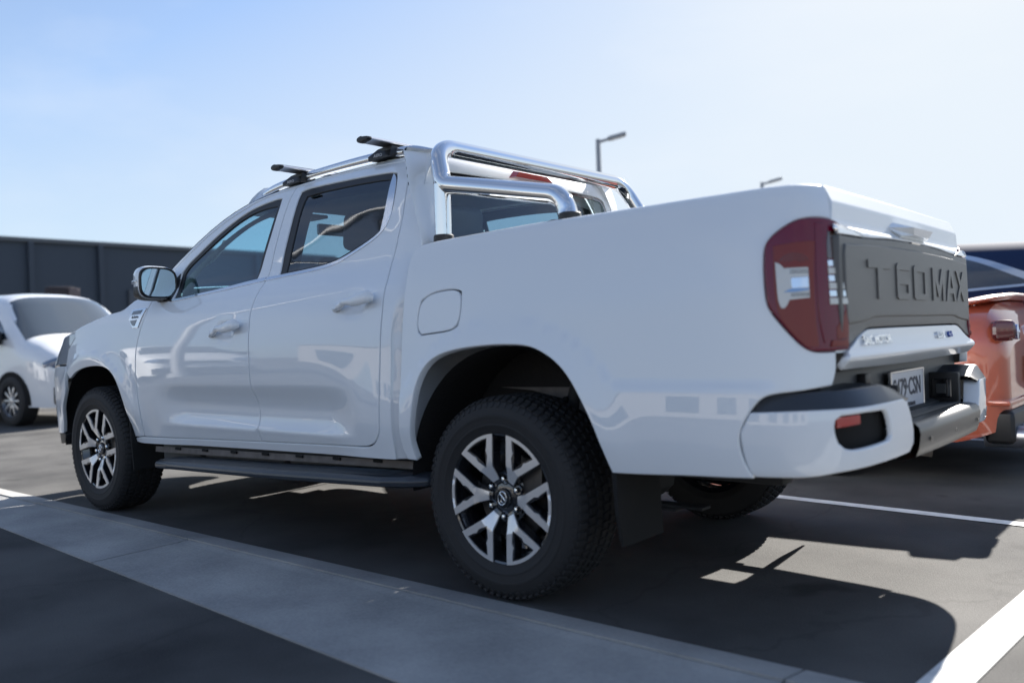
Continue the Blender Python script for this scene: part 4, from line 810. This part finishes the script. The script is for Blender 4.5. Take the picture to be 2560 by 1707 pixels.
for x,z,fx in ((-1.545,1.808,-1.575),(-.895,1.832,-.915)):
    def cross(y,sc=1,n=24):
        out=[]
        for k in range(n):
            a=2*math.pi*k/n; c,s=math.cos(a),math.sin(a); out.append((x+.040*sc*np.sign(c)*abs(c)**.9,y,z+.0135*sc*(np.sign(s)*abs(s)**.9)*(1.15 if c<0 else .85)+.0*c))
        return out
    g=grid(np.array([cross(y) for y in np.linspace(-.70,.70,9)]),False,True); RBR=g.obj('roof_bar',M['silver'],T,sharp=60)
    gs=box(x,0,z+.0145,.010,1.38,.003).obj('rubber_strip',M['black'],RBR)
    for sg in (-1,1):
        g=grid(np.array([cross(sg*.700,1.06),cross(sg*.714,1.05),cross(sg*.720,.93),cross(sg*.722,.6)]),False,True); k=24; g.f.append(tuple(range(3*k,4*k))); g.m.append(0); g.f.append(tuple(reversed(range(k)))); g.m.append(0); g.obj('end_cap',M['black'],RBR)
        # mounting foot, wider at the rail
        prof=[(fx-.078,1.742),(fx-.082,1.760),(fx-.035,z-.018),(fx+.042,z-.010),(fx+.060,z-.014),(fx+.064,1.745)]
        if x>-1.2: prof=[(a,b+.022 if b<1.78 else b) for a,b in prof]
        ft=extr(prof,[],lambda a,b:(a,sg*.602,b),(0,-sg*.085,0),h=.03)
        ft.v=[(a,b+(sg*-.02 if c>z-.03 else 0),c) for a,b,c in ft.v]; ft.hn=False; fo=ft.obj('rack_foot',M['black'],RBR,sharp=20)
        if sg<0:
            mw=Matrix(((1,0,0,fx-.012),(0,0,-1,-.6035),(0,1,0,z-.052),(0,0,0,1))); mw=Matrix.Translation((0,0,0))@mw; text('foot_lettering','AERO',.020,.0006,M['plate'],fo,mw,1.1)
# ---- back window, high brake lamp
u=np.linspace(-.262,CABK[-1],26)
rows=[]
for z in np.linspace(1.335,1.675,9): rows.append(S('cab',u,z+0*u,-.010))
R_=np.array(rows); R2=R_[:,::-1]*np.array([1,-1,1]); full=np.concatenate([R_[:,:-1],R2],1)
g=grid(full); RW=g.obj('rear_window',M['wrear'],T)
# black seal around it
for k in range(1):
    for off_,nm in ((-.006,'window_seal'),):
        inn=[(CABK[-1],1.360),(.10,1.361),(-.10,1.363),(-.200,1.373),(-.218,1.395),(-.216,1.43),(-.203,1.48),(-.178,1.545),(-.166,1.622),(-.145,1.637),(-.09,1.642),(.10,1.645),(CABK[-1],1.645)]
        ou=[(CABK[-1],1.340),(.10,1.341),(-.10,1.343),(-.222,1.355),(-.246,1.382),(-.243,1.43),(-.230,1.48),(-.203,1.555),(-.190,1.641),(-.163,1.656),(-.09,1.662),(.10,1.665),(CABK[-1],1.665)]
        A_=np.array([S('cab',*p,off_) for p in inn]); B_=np.array([S('cab',*p,off_) for p in ou]); g=grid(np.array([B_,A_])); gg=G(); gg.join(g); gg.join(g.mirror()); gg.obj(nm,M['gloss'],RW)
bl=[(CABK[-1],1.663),(.30,1.662),(.285,1.634),(CABK[-1],1.634)]
xb=float(S('cab',.40,1.69)[0])
V=[(xb+.000,-.118,1.712),(xb+.000,.118,1.712),(xb+.004,.155,1.676),(xb+.004,-.155,1.676),(xb+.026,-.105,1.706),(xb+.026,.105,1.706),(xb+.032,.140,1.679),(xb+.032,-.140,1.679)]
g=G(); g.add(V,[(0,4,5,1),(4,7,6,5),(7,3,2,6),(0,3,7,4),(1,5,6,2)]); g.obj('high_brake_lamp',M['redb'],T,False)
# ---- cabin
inner=[(-2.50,.50),(-1.5,.50),(-.60,.50),(-.60,1.30),(-.64,1.64),(-.80,1.705),(-1.5,1.70),(-1.9,1.635),(-2.2,1.50),(-2.44,1.34)]
def shrink(p,d): return [tuple(q) for q in inset(np.array(p),d if area(np.array(p))>0 else d)]
iF=shrink(winFg,.012)
iR=shrink(winRg,.012)
for sg in (-1,1):
    g=panel('cab',inner,[iF,iR],off=-.065,g=0,depth=0,h=.08,ang=40,step=.03); g.n=[(-a,-b,-c) for a,b,c in g.n]; g.f=[tuple(reversed(f)) for f in g.f]; g=g if sg<0 else g.mirror(); g.obj('door_trim',M['interior'],T)
    tube([(-2.33,sg*.655,1.40),(-2.29,sg*.635,1.42),(-2.20,sg*.615,1.49),(-2.17,sg*.62,1.51)],.014,10).obj('grab_handle',M['lining'],T)
rows=[]
for x in np.linspace(-2.0,-.60,14):
    zc=1.745 if x>-1.75 else 1.745-(abs(x)-1.75)*.22
    rows.append([(x,y,zc-.05*(abs(y)/.60)**2.5) for y in np.linspace(-.585,.585,15)])
grid(np.array(rows)).obj('roof_lining',M['lining'],T)
box(-1.5,0,.56,2.0,1.5,.06).obj('cabin_floor',M['interior'],T,False)
g=box(-2.33,0,1.06,.52,1.44,.24,.07,4); g.join(box(-2.12,.38,1.12,.20,.38,.12,.05,4)); g.join(box(-2.07,0,.85,.18,.34,.36,.05,3)); g.hn=False; g.obj('dashboard',M['interior'],T)
g=tube([(-1.93+.05*math.sin(t)*-1,.38+.185*math.cos(t),1.10+.18*math.sin(t)) for t in np.linspace(0,2*math.pi,41)],.016,12,False); g.join(box(-1.94,.38,1.10,.05,.30,.05,.02,3)); g.join(tube([(-2.1,.38,1.04),(-1.95,.38,1.10)],.04,10)); g.hn=False; g.obj('steering_wheel',M['gloss'],T)
def seat(x,y,w_,name,head,zb,zt,lean=-10,xh=0):
    bk=box(0,0,0,.17,w_,zt-zb,.055,5,Matrix.Rotation(R(-lean),3,'Y')); bk.xf(Matrix.Translation((x,y,(zt+zb)/2))); bk.hn=False; s=bk.obj(name,M['seat'],T)
    box(x-.28,y,zb-.02,.54,w_,.15,.06,4).obj('seat_cushion',M['seat'],s)
    for hy in head:
        h=box(0,0,0,.10,.255,.185,.045,5,Matrix.Rotation(R(-lean*.5),3,'Y')); h.xf(Matrix.Translation((x+.075+xh,y+hy,zt+.125))); h.hn=False; h.obj('headrest',M['seat'],s)
        for q in (-.055,.055): tube([(x+.05,y+hy+q,zt-.03),(x+.075+xh,y+hy+q,zt+.08)],.006,8).obj('headrest_post',M['chrome'],s)
for y in (-.36,.36): seat(-1.38,y,.50,'front_seat',(0,),.82,1.36,-12)
seat(-.71,0,1.26,'rear_seat',(-.40,.40),.84,1.315,-10)
lab=box(-.615,.40,1.405,.002,.19,.06).obj('headrest_tag',M['plate'],T,False)
mw=Matrix(((0,0,1,-.6135),(1,0,0,.41),(0,1,0,1.405),(0,0,0,1))); text('tag_lettering','LDV',.045,.0005,M['ink'],lab,mw,1.3)
im=box(-2.02,0,1.60,.03,.23,.065,.012,3).obj('interior_mirror',M['gloss'],T)
for sg in (-1,1): box(-1.98,sg*.33,1.655,.16,.40,.02,.008,2,None).obj('sun_visor',M['lining'],T)
# ================================================================ THE SETTING
def ground_mat(name,c1,c2,scale,patch,bumpd,dark=None):
    m=bpy.data.materials.new(name); m.use_nodes=True; t=m.node_tree; b=t.nodes['Principled BSDF']; b.inputs['Roughness'].default_value=.93; b.inputs['Specular IOR Level'].default_value=.25
    co=t.nodes.new('ShaderNodeTexCoord'); n1=t.nodes.new('ShaderNodeTexNoise'); n1.inputs['Scale'].default_value=scale; n1.inputs['Detail'].default_value=6; n1.inputs['Roughness'].default_value=.7
    n2=t.nodes.new('ShaderNodeTexNoise'); n2.inputs['Scale'].default_value=patch; n2.inputs['Detail'].default_value=5
    ad=t.nodes.new('ShaderNodeMath'); ad.operation='MULTIPLY_ADD'; ad.inputs[1].default_value=.5
    r=t.nodes.new('ShaderNodeValToRGB'); r.color_ramp.elements[0].position=.52; r.color_ramp.elements[1].position=.98
    ml=t.nodes.new('ShaderNodeMath'); ml.operation='MULTIPLY'; ml.inputs[1].default_value=1.0
    r.color_ramp.elements[0].color=(*c1,1); r.color_ramp.elements[1].color=(*c2,1)
    t.links.new(co.outputs['Object'],n1.inputs[0]); t.links.new(co.outputs['Object'],n2.inputs[0]); t.links.new(n1.outputs[0],ad.inputs[0]); t.links.new(n2.outputs[0],ad.inputs[2]); t.links.new(ad.outputs[0],r.inputs[0]); t.links.new(r.outputs[0],b.inputs['Base Color'])
    v=t.nodes.new('ShaderNodeTexVoronoi'); v.inputs['Scale'].default_value=scale*1.2
    q=t.nodes.new('ShaderNodeBump'); q.inputs['Strength'].default_value=.6; q.inputs['Distance'].default_value=bumpd
    t.links.new(co.outputs['Object'],v.inputs[0]); t.links.new(v.outputs[0],q.inputs['Height']); t.links.new(q.outputs[0],b.inputs['Normal'])
    return m
asph=ground_mat('asphalt',(.034,.034,.035),(.132,.129,.124),190,1.1,.0022)
t=asph.node_tree; b=t.nodes['Principled BSDF']; src=b.inputs['Base Color'].links[0].from_socket
co=t.nodes.new('ShaderNodeTexCoord'); dn=t.nodes.new('ShaderNodeTexNoise'); dn.inputs['Scale'].default_value=2.5; dn.inputs['Detail'].default_value=6
ad=t.nodes.new('ShaderNodeMixRGB'); ad.blend_type='ADD'; ad.inputs[0].default_value=.45; t.links.new(co.outputs['Object'],ad.inputs[1]); t.links.new(co.outputs['Object'],dn.inputs[0]); t.links.new(dn.outputs['Color'],ad.inputs[2])
vo=t.nodes.new('ShaderNodeTexVoronoi'); vo.feature='DISTANCE_TO_EDGE'; vo.inputs['Scale'].default_value=.42; t.links.new(ad.outputs[0],vo.inputs[0])
lt=t.nodes.new('ShaderNodeMapRange'); lt.inputs['From Min'].default_value=.0015; lt.inputs['From Max'].default_value=.006; lt.inputs['To Min'].default_value=.86; lt.inputs['To Max'].default_value=1; t.links.new(vo.outputs['Distance'],lt.inputs[0])
sn=t.nodes.new('ShaderNodeTexNoise'); sn.inputs['Scale'].default_value=1.7; sn.inputs['Detail'].default_value=3; t.links.new(co.outputs['Object'],sn.inputs[0])
sr=t.nodes.new('ShaderNodeMapRange'); sr.inputs['From Min'].default_value=.66; sr.inputs['From Max'].default_value=.72; sr.inputs['To Min'].default_value=1; sr.inputs['To Max'].default_value=.62; t.links.new(sn.outputs[0],sr.inputs[0])
m1=t.nodes.new('ShaderNodeMath'); m1.operation='MULTIPLY'; t.links.new(lt.outputs[0],m1.inputs[0]); t.links.new(sr.outputs[0],m1.inputs[1])
mx_=t.nodes.new('ShaderNodeMixRGB'); mx_.blend_type='MULTIPLY'; mx_.inputs[0].default_value=1; t.links.new(src,mx_.inputs[1]); t.links.new(m1.outputs[0],mx_.inputs[2]); t.links.new(mx_.outputs[0],b.inputs['Base Color'])
conc=ground_mat('concrete',(.245,.247,.245),(.41,.405,.39),60,2.4,.002)
line=ground_mat('line_paint',(.62,.62,.60),(.82,.82,.80),50,9,.002)
def sheet(name,pts,z,m,kind='structure'):
    g=G(); g.add([(x,y,z) for x,y in pts],[tuple(range(len(pts)))]); o=g.obj(name,m,None,smooth=False); tag(o,kind=kind); return o
sheet('asphalt_ground',[(-400,-400),(400,-400),(400,400),(-400,400)],0,asph)
# flush concrete edge strip: a narrow nib and a dished gutter, cast in bays
g=G(); bays=[]; x=-19.9
while x<12: bays.append((x,x+3.0)); x+=3.0
yo=lambda x:-1.614-.055*x
for x0,x1 in bays:
    a,b=x0+.005,x1-.005
    for (p0,p1,h0,h1) in (((-.915,-.915),(-1.052,-1.052),.004,.022),((-1.060,-1.060),(-1.105,-1.105),.016,.010),((-1.109,-1.109),(yo(a),yo(b)),.012,.006)):
        V=[(a,p0[0],h0),(b,p0[1],h0),(b,p1[1],h1),(a,p1[0],h1)]; V+=[(x,y,-.02) for x,y,z in V]
        g.add(V,[(3,2,1,0),(0,1,5,4),(1,2,6,5),(2,3,7,6),(3,0,4,7)])
tag(g.obj('concrete_kerb',conc,None,smooth=False),kind='structure')
lr=R(-4.4); cL,sL=math.cos(lr),math.sin(lr)
def rline(name,x0,y0,x1,y1,wd):
    d=Vector((x1-x0,y1-y0)).normalized(); n=Vector((-d.y,d.x))*wd/2
    sheet(name,[(x0-n.x,y0-n.y),(x1-n.x,y1-n.y),(x1+n.x,y1+n.y),(x0+n.x,y0+n.y)],.004,line)
rline('road_marking',1.42,-.90,1.70,3.2,.115)
rline('road_marking',1.50,1.275,-4.4,1.76,.085)
rline('road_marking',1.62,4.25,-4.2,4.75,.085)
rline('road_marking',-14.0,6.2,-20.0,6.7,.1)
# a long dark clad warehouse closing the car park
wall=bpy.data.materials.new('dark_cladding'); wall.use_nodes=True; t=wall.node_tree; b=t.nodes['Principled BSDF']; b.inputs['Base Color'].default_value=(.036,.050,.072,1); b.inputs['Roughness'].default_value=.5
co=t.nodes.new('ShaderNodeTexCoord'); wv=t.nodes.new('ShaderNodeTexWave'); wv.bands_direction='Y'; wv.inputs['Scale'].default_value=1.2; q=t.nodes.new('ShaderNodeBump'); q.inputs['Strength'].default_value=.06; q.inputs['Distance'].default_value=.02
t.links.new(co.outputs['Object'],wv.inputs[0]); t.links.new(wv.outputs[0],q.inputs['Height']); t.links.new(q.outputs[0],b.inputs['Normal'])
wal2=mat('grey_cladding',(.085,.095,.11),.6,noise=(1,.2,(.07,.08,.095)))
B=empty('warehouse',(-36,8,0)); tag(B,'long low dark blue clad warehouse behind the white van','building')
box(0,-1.5,2.4,12,31,4.8).obj('wall',wall,B,False)
box(0,-1.5,4.86,12.3,31.3,.14).obj('parapet',mat('parapet_grey',(.10,.11,.12),.5),B,False)
for yy in (-11,-2.5,6): box(6.05,yy,1.6,.12,3.2,3.2).obj('roller_door',wal2,B,False)
for yy in (-15,-8,-5.5,1,3.4,10,13): box(6.08,yy,2.4,.16,.18,4.78).obj('downpipe',mat('pipe',(.040,.053,.074),.5),B,False)
def lamp(loc,h,rz,label,group=None,arm=1.25):
    o=empty('street_lamp',loc,rz); tag(o,label,'street lamp',group)
    gm=bpy.data.materials.get('lamp_grey') or mat('lamp_grey',(.34,.35,.37),.5,metal=.3)
    tube([(0,0,0),(0,0,.25),(0,0,.26),(0,0,h-.3),(0,0,h)],[.17,.17,.11,.085,.08],14).obj('pole',gm,o)
    tube([(0,0,h-.10),(.15,0,h-.06),(.40,0,h+.0)],[.06,.055,.05],10).obj('arm',gm,o)
    hd=box(.66,0,h+.07,.66,.32,.13,.05,3,Matrix.Rotation(R(-13),3,'Y')).obj('lamp_head',gm,o)
    box(.67,0,h+.0,.42,.24,.02,0,0,Matrix.Rotation(R(-13),3,'Y')).obj('lens',M['clearlens'],hd)
    return o
la=math.atan2(.76,.65)-.25
lamp((-15.2,22.2,0),7.75,R(35),'taller looking street lamp with single arm standing behind the chrome hoop','street lamps beyond the truck')
lamp((-16.3,38.2,0),8.2,R(35),'farther street lamp whose head just clears the white load bed','street lamps beyond the truck')
lamp((-10.1,-5.25,0),8.0,R(-20),'street lamp beside the kerb, mirrored in the rear door window')
# sign box on a post in front of the warehouse
o=empty('post_sign',(-20.5,6.05,0)); tag(o,'dark box sign on a post in front of the warehouse wall','sign')
dk=mat('sign_dark',(.03,.022,.025),.7)
tube([(0,0,0),(0,0,2.2)],.10,10).obj('post',dk,o); box(0,0,2.3,.3,.62,.55,.03).obj('sign_box',dk,o); box(.16,.28,2.42,.04,.26,.24,.01).obj('panel',mat('sign_panel',(.14,.11,.11),.6),o)

# ---------------------------------------------------------------- background vehicles
def wheel_simple(parent,x,y,r,sgn,rimm):
    """sgn=-1: outer face towards -y"""
    o=lathe([(r*.60,-.10),(r*.66,-.115),(r*.85,-.118),(r*.97,-.10),(r,-.06),(r,.06),(r*.97,.10),(r*.6,.10)],32); o.v=[(p[0],p[1]*(-sgn),p[2]) for p in o.v]
    if sgn>0: o.f=[tuple(reversed(f)) for f in o.f]
    w_=G(); w_.join(o); ob=w_.obj('wheel',M['rubber'],parent); ob.location=(x,y,r)
    rg=lathe([(r*.62,-.112),(r*.58,-.10),(r*.52,-.03),(.0001,-.03)],32); rg.m=[1]*len(rg.m)
    for k in range(10):
        a=k*math.pi/5; sp=box(r*.33,-.085,0,r*.52,.022,r*.10,.006); sp.xf(Matrix.Rotation(a,4,'Y')); rg.join(sp)
    hub=lathe([(r*.15,-.07),(r*.15,-.10),(.0001,-.105)],16); rg.join(hub)
    if sgn>0: rg=rg.mirror()
    rg.hn=False
    q=rg.obj('rim',[rimm,M['alloydark']],ob); return ob
def shell(cfg):
    top=spl(cfg['top']) if cfg.get('sp') else (lambda x,t=cfg['top']:np.interp(x,[p[0] for p in t],[p[1] for p in t]))
    bot=lambda x,t=cfg['bot']:np.interp(x,[p[0] for p in t],[p[1] for p in t])
    wd=spl(cfg['sec']); tp=spl(cfg['plan'])
    return top,bot,wd,tp
def vehicle(name,label,cat,loc,rz,cfg,paint):
    root=empty(name,loc,rz); tag(root,label,cat)
    top,bot,wd,tp=shell(cfg); P_,Q_=cfg.get('p',7.),cfg.get('q',3.)
    x0,x1=cfg['x']; xs=np.unique(np.r_[x0,x0-.004,x0-.012,x0-.03,np.linspace(x0-.05,x1+.05,90),x1+.03,x1+.012,x1+.004,x1]); xs=xs[::-1]
    # ring: side from the bottom, over the top
    K=40; al=np.linspace(0,math.pi,K)
    def ring(x):
        zt,zb=float(top(x)),float(bot(x)); e=min(1,abs(x-x0)/.10,abs(x-x1)/.10); e=math.sqrt(max(1e-4,1-(1-e)**2)); c=(zt+zb)/2; out=[]
        e2=.86+.14*e
        for a in al:
            s,cc=math.sin(a),math.cos(a); z=zb+(zt-zb)*(abs(s)**(2/P_)); y=float(wd(z))*float(tp(x))*np.sign(cc)*abs(cc)**(2/Q_)
            out.append((x,-y*e2,c+(z-c)*e2))
        return out
    rings=np.array([ring(x) for x in xs]); g=grid(rings,False,False,True)
    n=len(xs)
    g.f.append(tuple(reversed(range(K)))); g.m.append(0); g.f.append(tuple((n-1)*K+i for i in range(K))); g.m.append(0)
    for i in range(n-1): g.f.append((i*K+K-1,(i+1)*K+K-1,(i+1)*K,i*K)); g.m.append(0)
    g.obj('body',paint,root,sharp=28)
    def sidep(x,z):
        zt,zb=float(top(x)),float(bot(x)); s=np.clip((z-zb)/(zt-zb),0,.999)**(P_/2); cc=math.sqrt(1-s*s); return float(wd(z))*float(tp(x))*cc**(2/Q_)
    def topp(x,y):
        zt,zb=float(top(x)),float(bot(x)); wmax=float(wd(zt))*float(tp(x)); c=min(.999,abs(y)/wmax)**(Q_/2); s=math.sqrt(1-c*c); return zb+(zt-zb)*s**(2/P_)
    def sidepatch(nm,poly,m,off=.010,par=root,h=.045,ang=38):
        for sg in (-1,1):
            L=smoothpoly(poly,.04,ang,2); L=L if area(L)>0 else L[::-1]; uv,tri=cdt([L],h)
            V=[(x,sg*(sidep(x,z)+off),z) for x,z in uv]
            gg=G(); gg.add(V,[tuple(f) if sg<0 else tuple(reversed(f)) for f in tri])
            B_=[(x,sg*(sidep(x,z)-.02),z) for x,z in L]; A_=[(x,sg*(sidep(x,z)+off),z) for x,z in L]; k=len(L); gg.add(A_+B_,[((j,j+k,(j+1)%k+k,(j+1)%k) if sg<0 else ((j+1)%k,(j+1)%k+k,j+k,j)) for j in range(k)])
            gg.obj(nm,m,par)
    def toppatch(nm,xa,xb,ya,yb,m,off=.006,nx=12,ny=16):
        """ya/yb: half width of the patch at xa and xb"""
        P=[]
        for i in range(nx+1):
            x=xa+(xb-xa)*i/nx; wy=ya+(yb-ya)*i/nx; dz=(float(top(x+.01))-float(top(x-.01)))/.02; nn=Vector((-dz,0,1)).normalized()
            P.append([(x+nn.x*off,wy*(2*j/ny-1),topp(x,wy*(2*j/ny-1))+nn.z*off) for j in range(ny+1)])
        grid(np.array(P),flip=(xb<xa)!=False).obj(nm,m,root)
    for (wx,r) in cfg['wheels']:
        # dark wheel housings flush on the flank, wheels inside them
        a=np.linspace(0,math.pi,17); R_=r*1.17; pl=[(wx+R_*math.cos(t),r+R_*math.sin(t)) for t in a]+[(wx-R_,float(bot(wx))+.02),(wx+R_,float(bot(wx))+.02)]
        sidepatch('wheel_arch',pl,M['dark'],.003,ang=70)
        for sg in (-1,1): wheel_simple(root,wx,sg*(cfg['track']),r,sg,cfg.get('rim',M['silver']))
    return root,sidepatch,toppatch,sidep,topp,top
dglass=mat('dark_glass',(.02,.03,.04),.05,coat=1,spec=.8); dglass2=mat('grey_glass',(.055,.065,.07),.08,coat=1,spec=.8)
sec_van=[(.1,.84),(.3,.87),(.6,.90),(.9,.90),(1.1,.89),(1.4,.85),(1.7,.80),(1.9,.75)]
van_cfg=dict(x=(0,-4.7),top=[(-4.7,1.25),(-4.6,1.70),(-4.2,1.79),(-3,1.81),(-2.0,1.80),(-1.60,1.79),(-1.38,1.755),(-1.24,1.68),(-.66,1.17),(-.40,1.10),(-.15,.98),(-.04,.88),(0,.74)],
 bot=[(-4.7,.35),(-4.5,.27),(-.5,.25),(0,.24)],sec=sec_van,plan=[(-4.7,.93),(-4.2,.99),(-2.5,1),(-1.2,1.),(-.6,.985),(-.3,.95),(-.1,.88),(0,.82)],wheels=[(-.88,.33),(-3.75,.33)],track=.80,p=12.,q=3.2)
def make_van(name,label,loc,rz):
    root,side,topx,sidep,topp,top=vehicle(name,label,'van',loc,rz,van_cfg,bpy.data.materials.get('van_paint') or mat('van_paint',(.78,.79,.80),.4,coat=1))
    topx('windscreen',-.70,-1.32,.78,.72,dglass2,.010)
    side('side_window',[(-.95,1.14),(-1.95,1.13),(-1.95,1.56),(-1.58,1.58),(-1.25,1.42)],dglass)
    side('side_window',[(-2.05,1.13),(-3.2,1.13),(-3.2,1.57),(-2.05,1.57)],dglass)
    box(-.03,0,.40,.20,1.56,.26,.06,4).obj('lower_bumper',M['black'],root)
    for sg in (-1,1):
        hb=box(-.17,sg*.60,.80,.34,.40,.15,.06,4,Matrix.Rotation(sg*R(-24),3,'Z')@Matrix.Rotation(R(-14),3,'Y')).obj('headlight',mat('lamp_glass_blue',(.05,.09,.17),.08,coat=1),root)
        m_=box(-1.10,sg*1.0,1.16,.16,.22,.20,.06,3); m_.obj('door_mirror',M['black'],root)
        tube([(-1.12,sg*.80,1.12),(-1.1,sg*.93,1.13)],.03,8).obj('mirror_arm',M['black'],root)
    box(.005,0,.755,.05,.80,.10,.03,3).obj('grille',M['gloss'],root)
    box(.012,0,.52,.03,.37,.12,.004).obj('number_plate',M['plate'],root)
    return root
make_van('white_van','small white van facing this way at the left edge of the photo',(-9.55,2.20,0),R(8))
make_van('white_van','white van parked across the aisle, mirrored in the front door paint',(-10.5,-5.9,0),R(12))
# orange saloon
orange=mat('orange_paint',(.50,.105,.050),.35,metal=.15,coat=1)
sed=dict(x=(0,-4.85),top=[(-4.85,.86),(-4.82,.98),(-4.74,1.06),(-4.2,1.085),(-3.85,1.12),(-3.2,1.36),(-2.6,1.44),(-2.1,1.43),(-1.75,1.33),(-1.25,.98),(-.9,.93),(-.3,.80),(-.06,.70),(0,.58)],
 bot=[(-4.85,.32),(-4.6,.24),(-.4,.20),(0,.22)],sec=[(.1,.84),(.3,.89),(.6,.93),(.85,.92),(1.0,.87),(1.2,.76),(1.45,.60)],plan=[(-4.85,.90),(-4.6,.97),(-4.1,.995),(-2.5,1),(-1,1),(-.4,.95),(-.1,.86),(0,.8)],wheels=[(-.92,.34),(-3.82,.34)],track=.82,p=12.,q=3.4)
root,side,topx,sidep,topp,top=vehicle('orange_car','orange saloon with boot spoiler and twin exhausts parked beyond the truck','car',(-3.84,3.12,0),R(180),sed,orange)
side('side_window',[(-1.55,1.0),(-2.45,1.01),(-2.45,1.34),(-2.05,1.35),(-1.8,1.24)],dglass); side('side_window',[(-2.52,1.01),(-3.35,1.03),(-3.15,1.26),(-2.52,1.34)],dglass)
topx('windscreen',-1.28,-1.76,.70,.56,dglass,.008); topx('rear_window',-3.86,-3.28,.66,.54,dglass,.008)
sp=tube([(-4.60,-.66,1.045),(-4.70,-.62,1.065),(-4.74,-.3,1.080),(-4.74,.3,1.080),(-4.70,.62,1.065),(-4.60,.66,1.045)],[(.022,.085)]*6,14); sp.obj('boot_spoiler',orange,root)
for sg in (-1,1):
    lg=box(-4.80,sg*.70,.88,.12,.34,.12,.04,3,Matrix.Rotation(sg*R(18),3,'Z')).obj('tail_light',mat('dark_red_lamp',(.09,.012,.014),.15,coat=.6),root)
    lathe([(.045,-.02),(.045,.0),(.0001,.005)],14).xf(Matrix.Translation((-4.885,sg*.66,.87))@Matrix.Rotation(R(90),4,'Z')).obj('lens',mat('lamp_blue_glint',(.35,.42,.6),.05,metal=1),lg)  # small disc coloured as the blue glint on the lamp
    for dy in (.0,.145):
        e=lathe([(.050,0),(.056,.14),(.066,.14),(.066,-.12),(.03,-.12)],20); e.xf(Matrix.Translation((-4.83,sg*(.56+dy),.27))@Matrix.Rotation(R(90),4,'Z')); e.obj('exhaust_tip',M['silver'],root)
box(-4.80,0,.33,.16,1.62,.20,.05,3).obj('rear_valance',M['black'],root)
box(-4.865,0,.64,.03,.60,.16,.01).obj('plate_recess',M['black'],root); box(-4.882,0,.64,.012,.37,.12,.002).obj('number_plate',M['plate'],root)
box(-4.81,0,.47,.12,1.70,.03,.012,2).obj('bumper_crease',orange,root)
lathe([(.06,-.015),(.06,.01),(.0001,.015)],20).xf(Matrix.Translation((-4.872,0,.86))@Matrix.Rotation(R(90),4,'Z')).obj('boot_badge',M['lampchrome'],root)
# dark blue wagon beyond
blue=mat('navy_paint',(.018,.034,.080),.85,spec=.06)
suv=dict(x=(0,-4.75),top=[(-4.75,1.0),(-4.68,1.30),(-4.45,1.55),(-4.1,1.63),(-3,1.68),(-2.1,1.67),(-1.7,1.58),(-1.15,1.14),(-.5,1.04),(-.1,.90),(0,.70)],bot=[(-4.75,.38),(-4.5,.28),(0,.27)],
 sec=[(.1,.84),(.4,.90),(.8,.93),(1.0,.92),(1.2,.84),(1.5,.72),(1.7,.62)],plan=[(-4.75,.88),(-4.4,.96),(-2.5,1),(-1,.99),(-.4,.94),(0,.8)],wheels=[(-.9,.37),(-3.7,.37)],track=.82,p=8.,q=2.6)
root,side,topx,sidep,topp,top=vehicle('blue_wagon','dark navy blue wagon with chrome edged side glass behind the orange car','car',(-3.25,5.95,0),R(180),suv,blue)
side('window_trim',[(-1.42,1.10),(-4.05,1.225),(-4.10,1.245),(-3.3,1.545),(-2.1,1.56),(-1.85,1.53)],M['trimchrome'],.004)
side('side_window',[(-1.52,1.13),(-3.95,1.245),(-3.28,1.515),(-2.1,1.53),(-1.88,1.50)],dglass,.008)
topx('windscreen',-1.2,-1.72,.72,.60,dglass,.008)
gf=extr([(-3.95,1.62),(-4.16,1.60),(-4.14,1.70),(-4.08,1.715)],[],lambda x,z:(x,-.02,z),(0,.04,0)); gf.obj('roof_antenna',M['black'],root)
for sg in (-1,1): box(-4.62,sg*.78,1.0,.22,.14,.24,.04,3).obj('tail_light',M['red'],root)
# the aisle behind the camera: only ever seen as reflections in the paint
B=empty('low_building',(-6,-34,0)); tag(B,'low grey building across the aisle, seen only as a reflection','building')
box(0,0,2.0,70,8,4.0).obj('wall',mat('warm_grey_wall',(.26,.25,.24),.8),B,False); box(0,0,4.06,70.6,8.5,.16).obj('roof',mat('roof_grey',(.12,.12,.13),.6),B,False)
for k in range(9): box(-30+7.5*k,4.05,1.7,4.2,.12,1.9).obj('window',dglass,B,False)
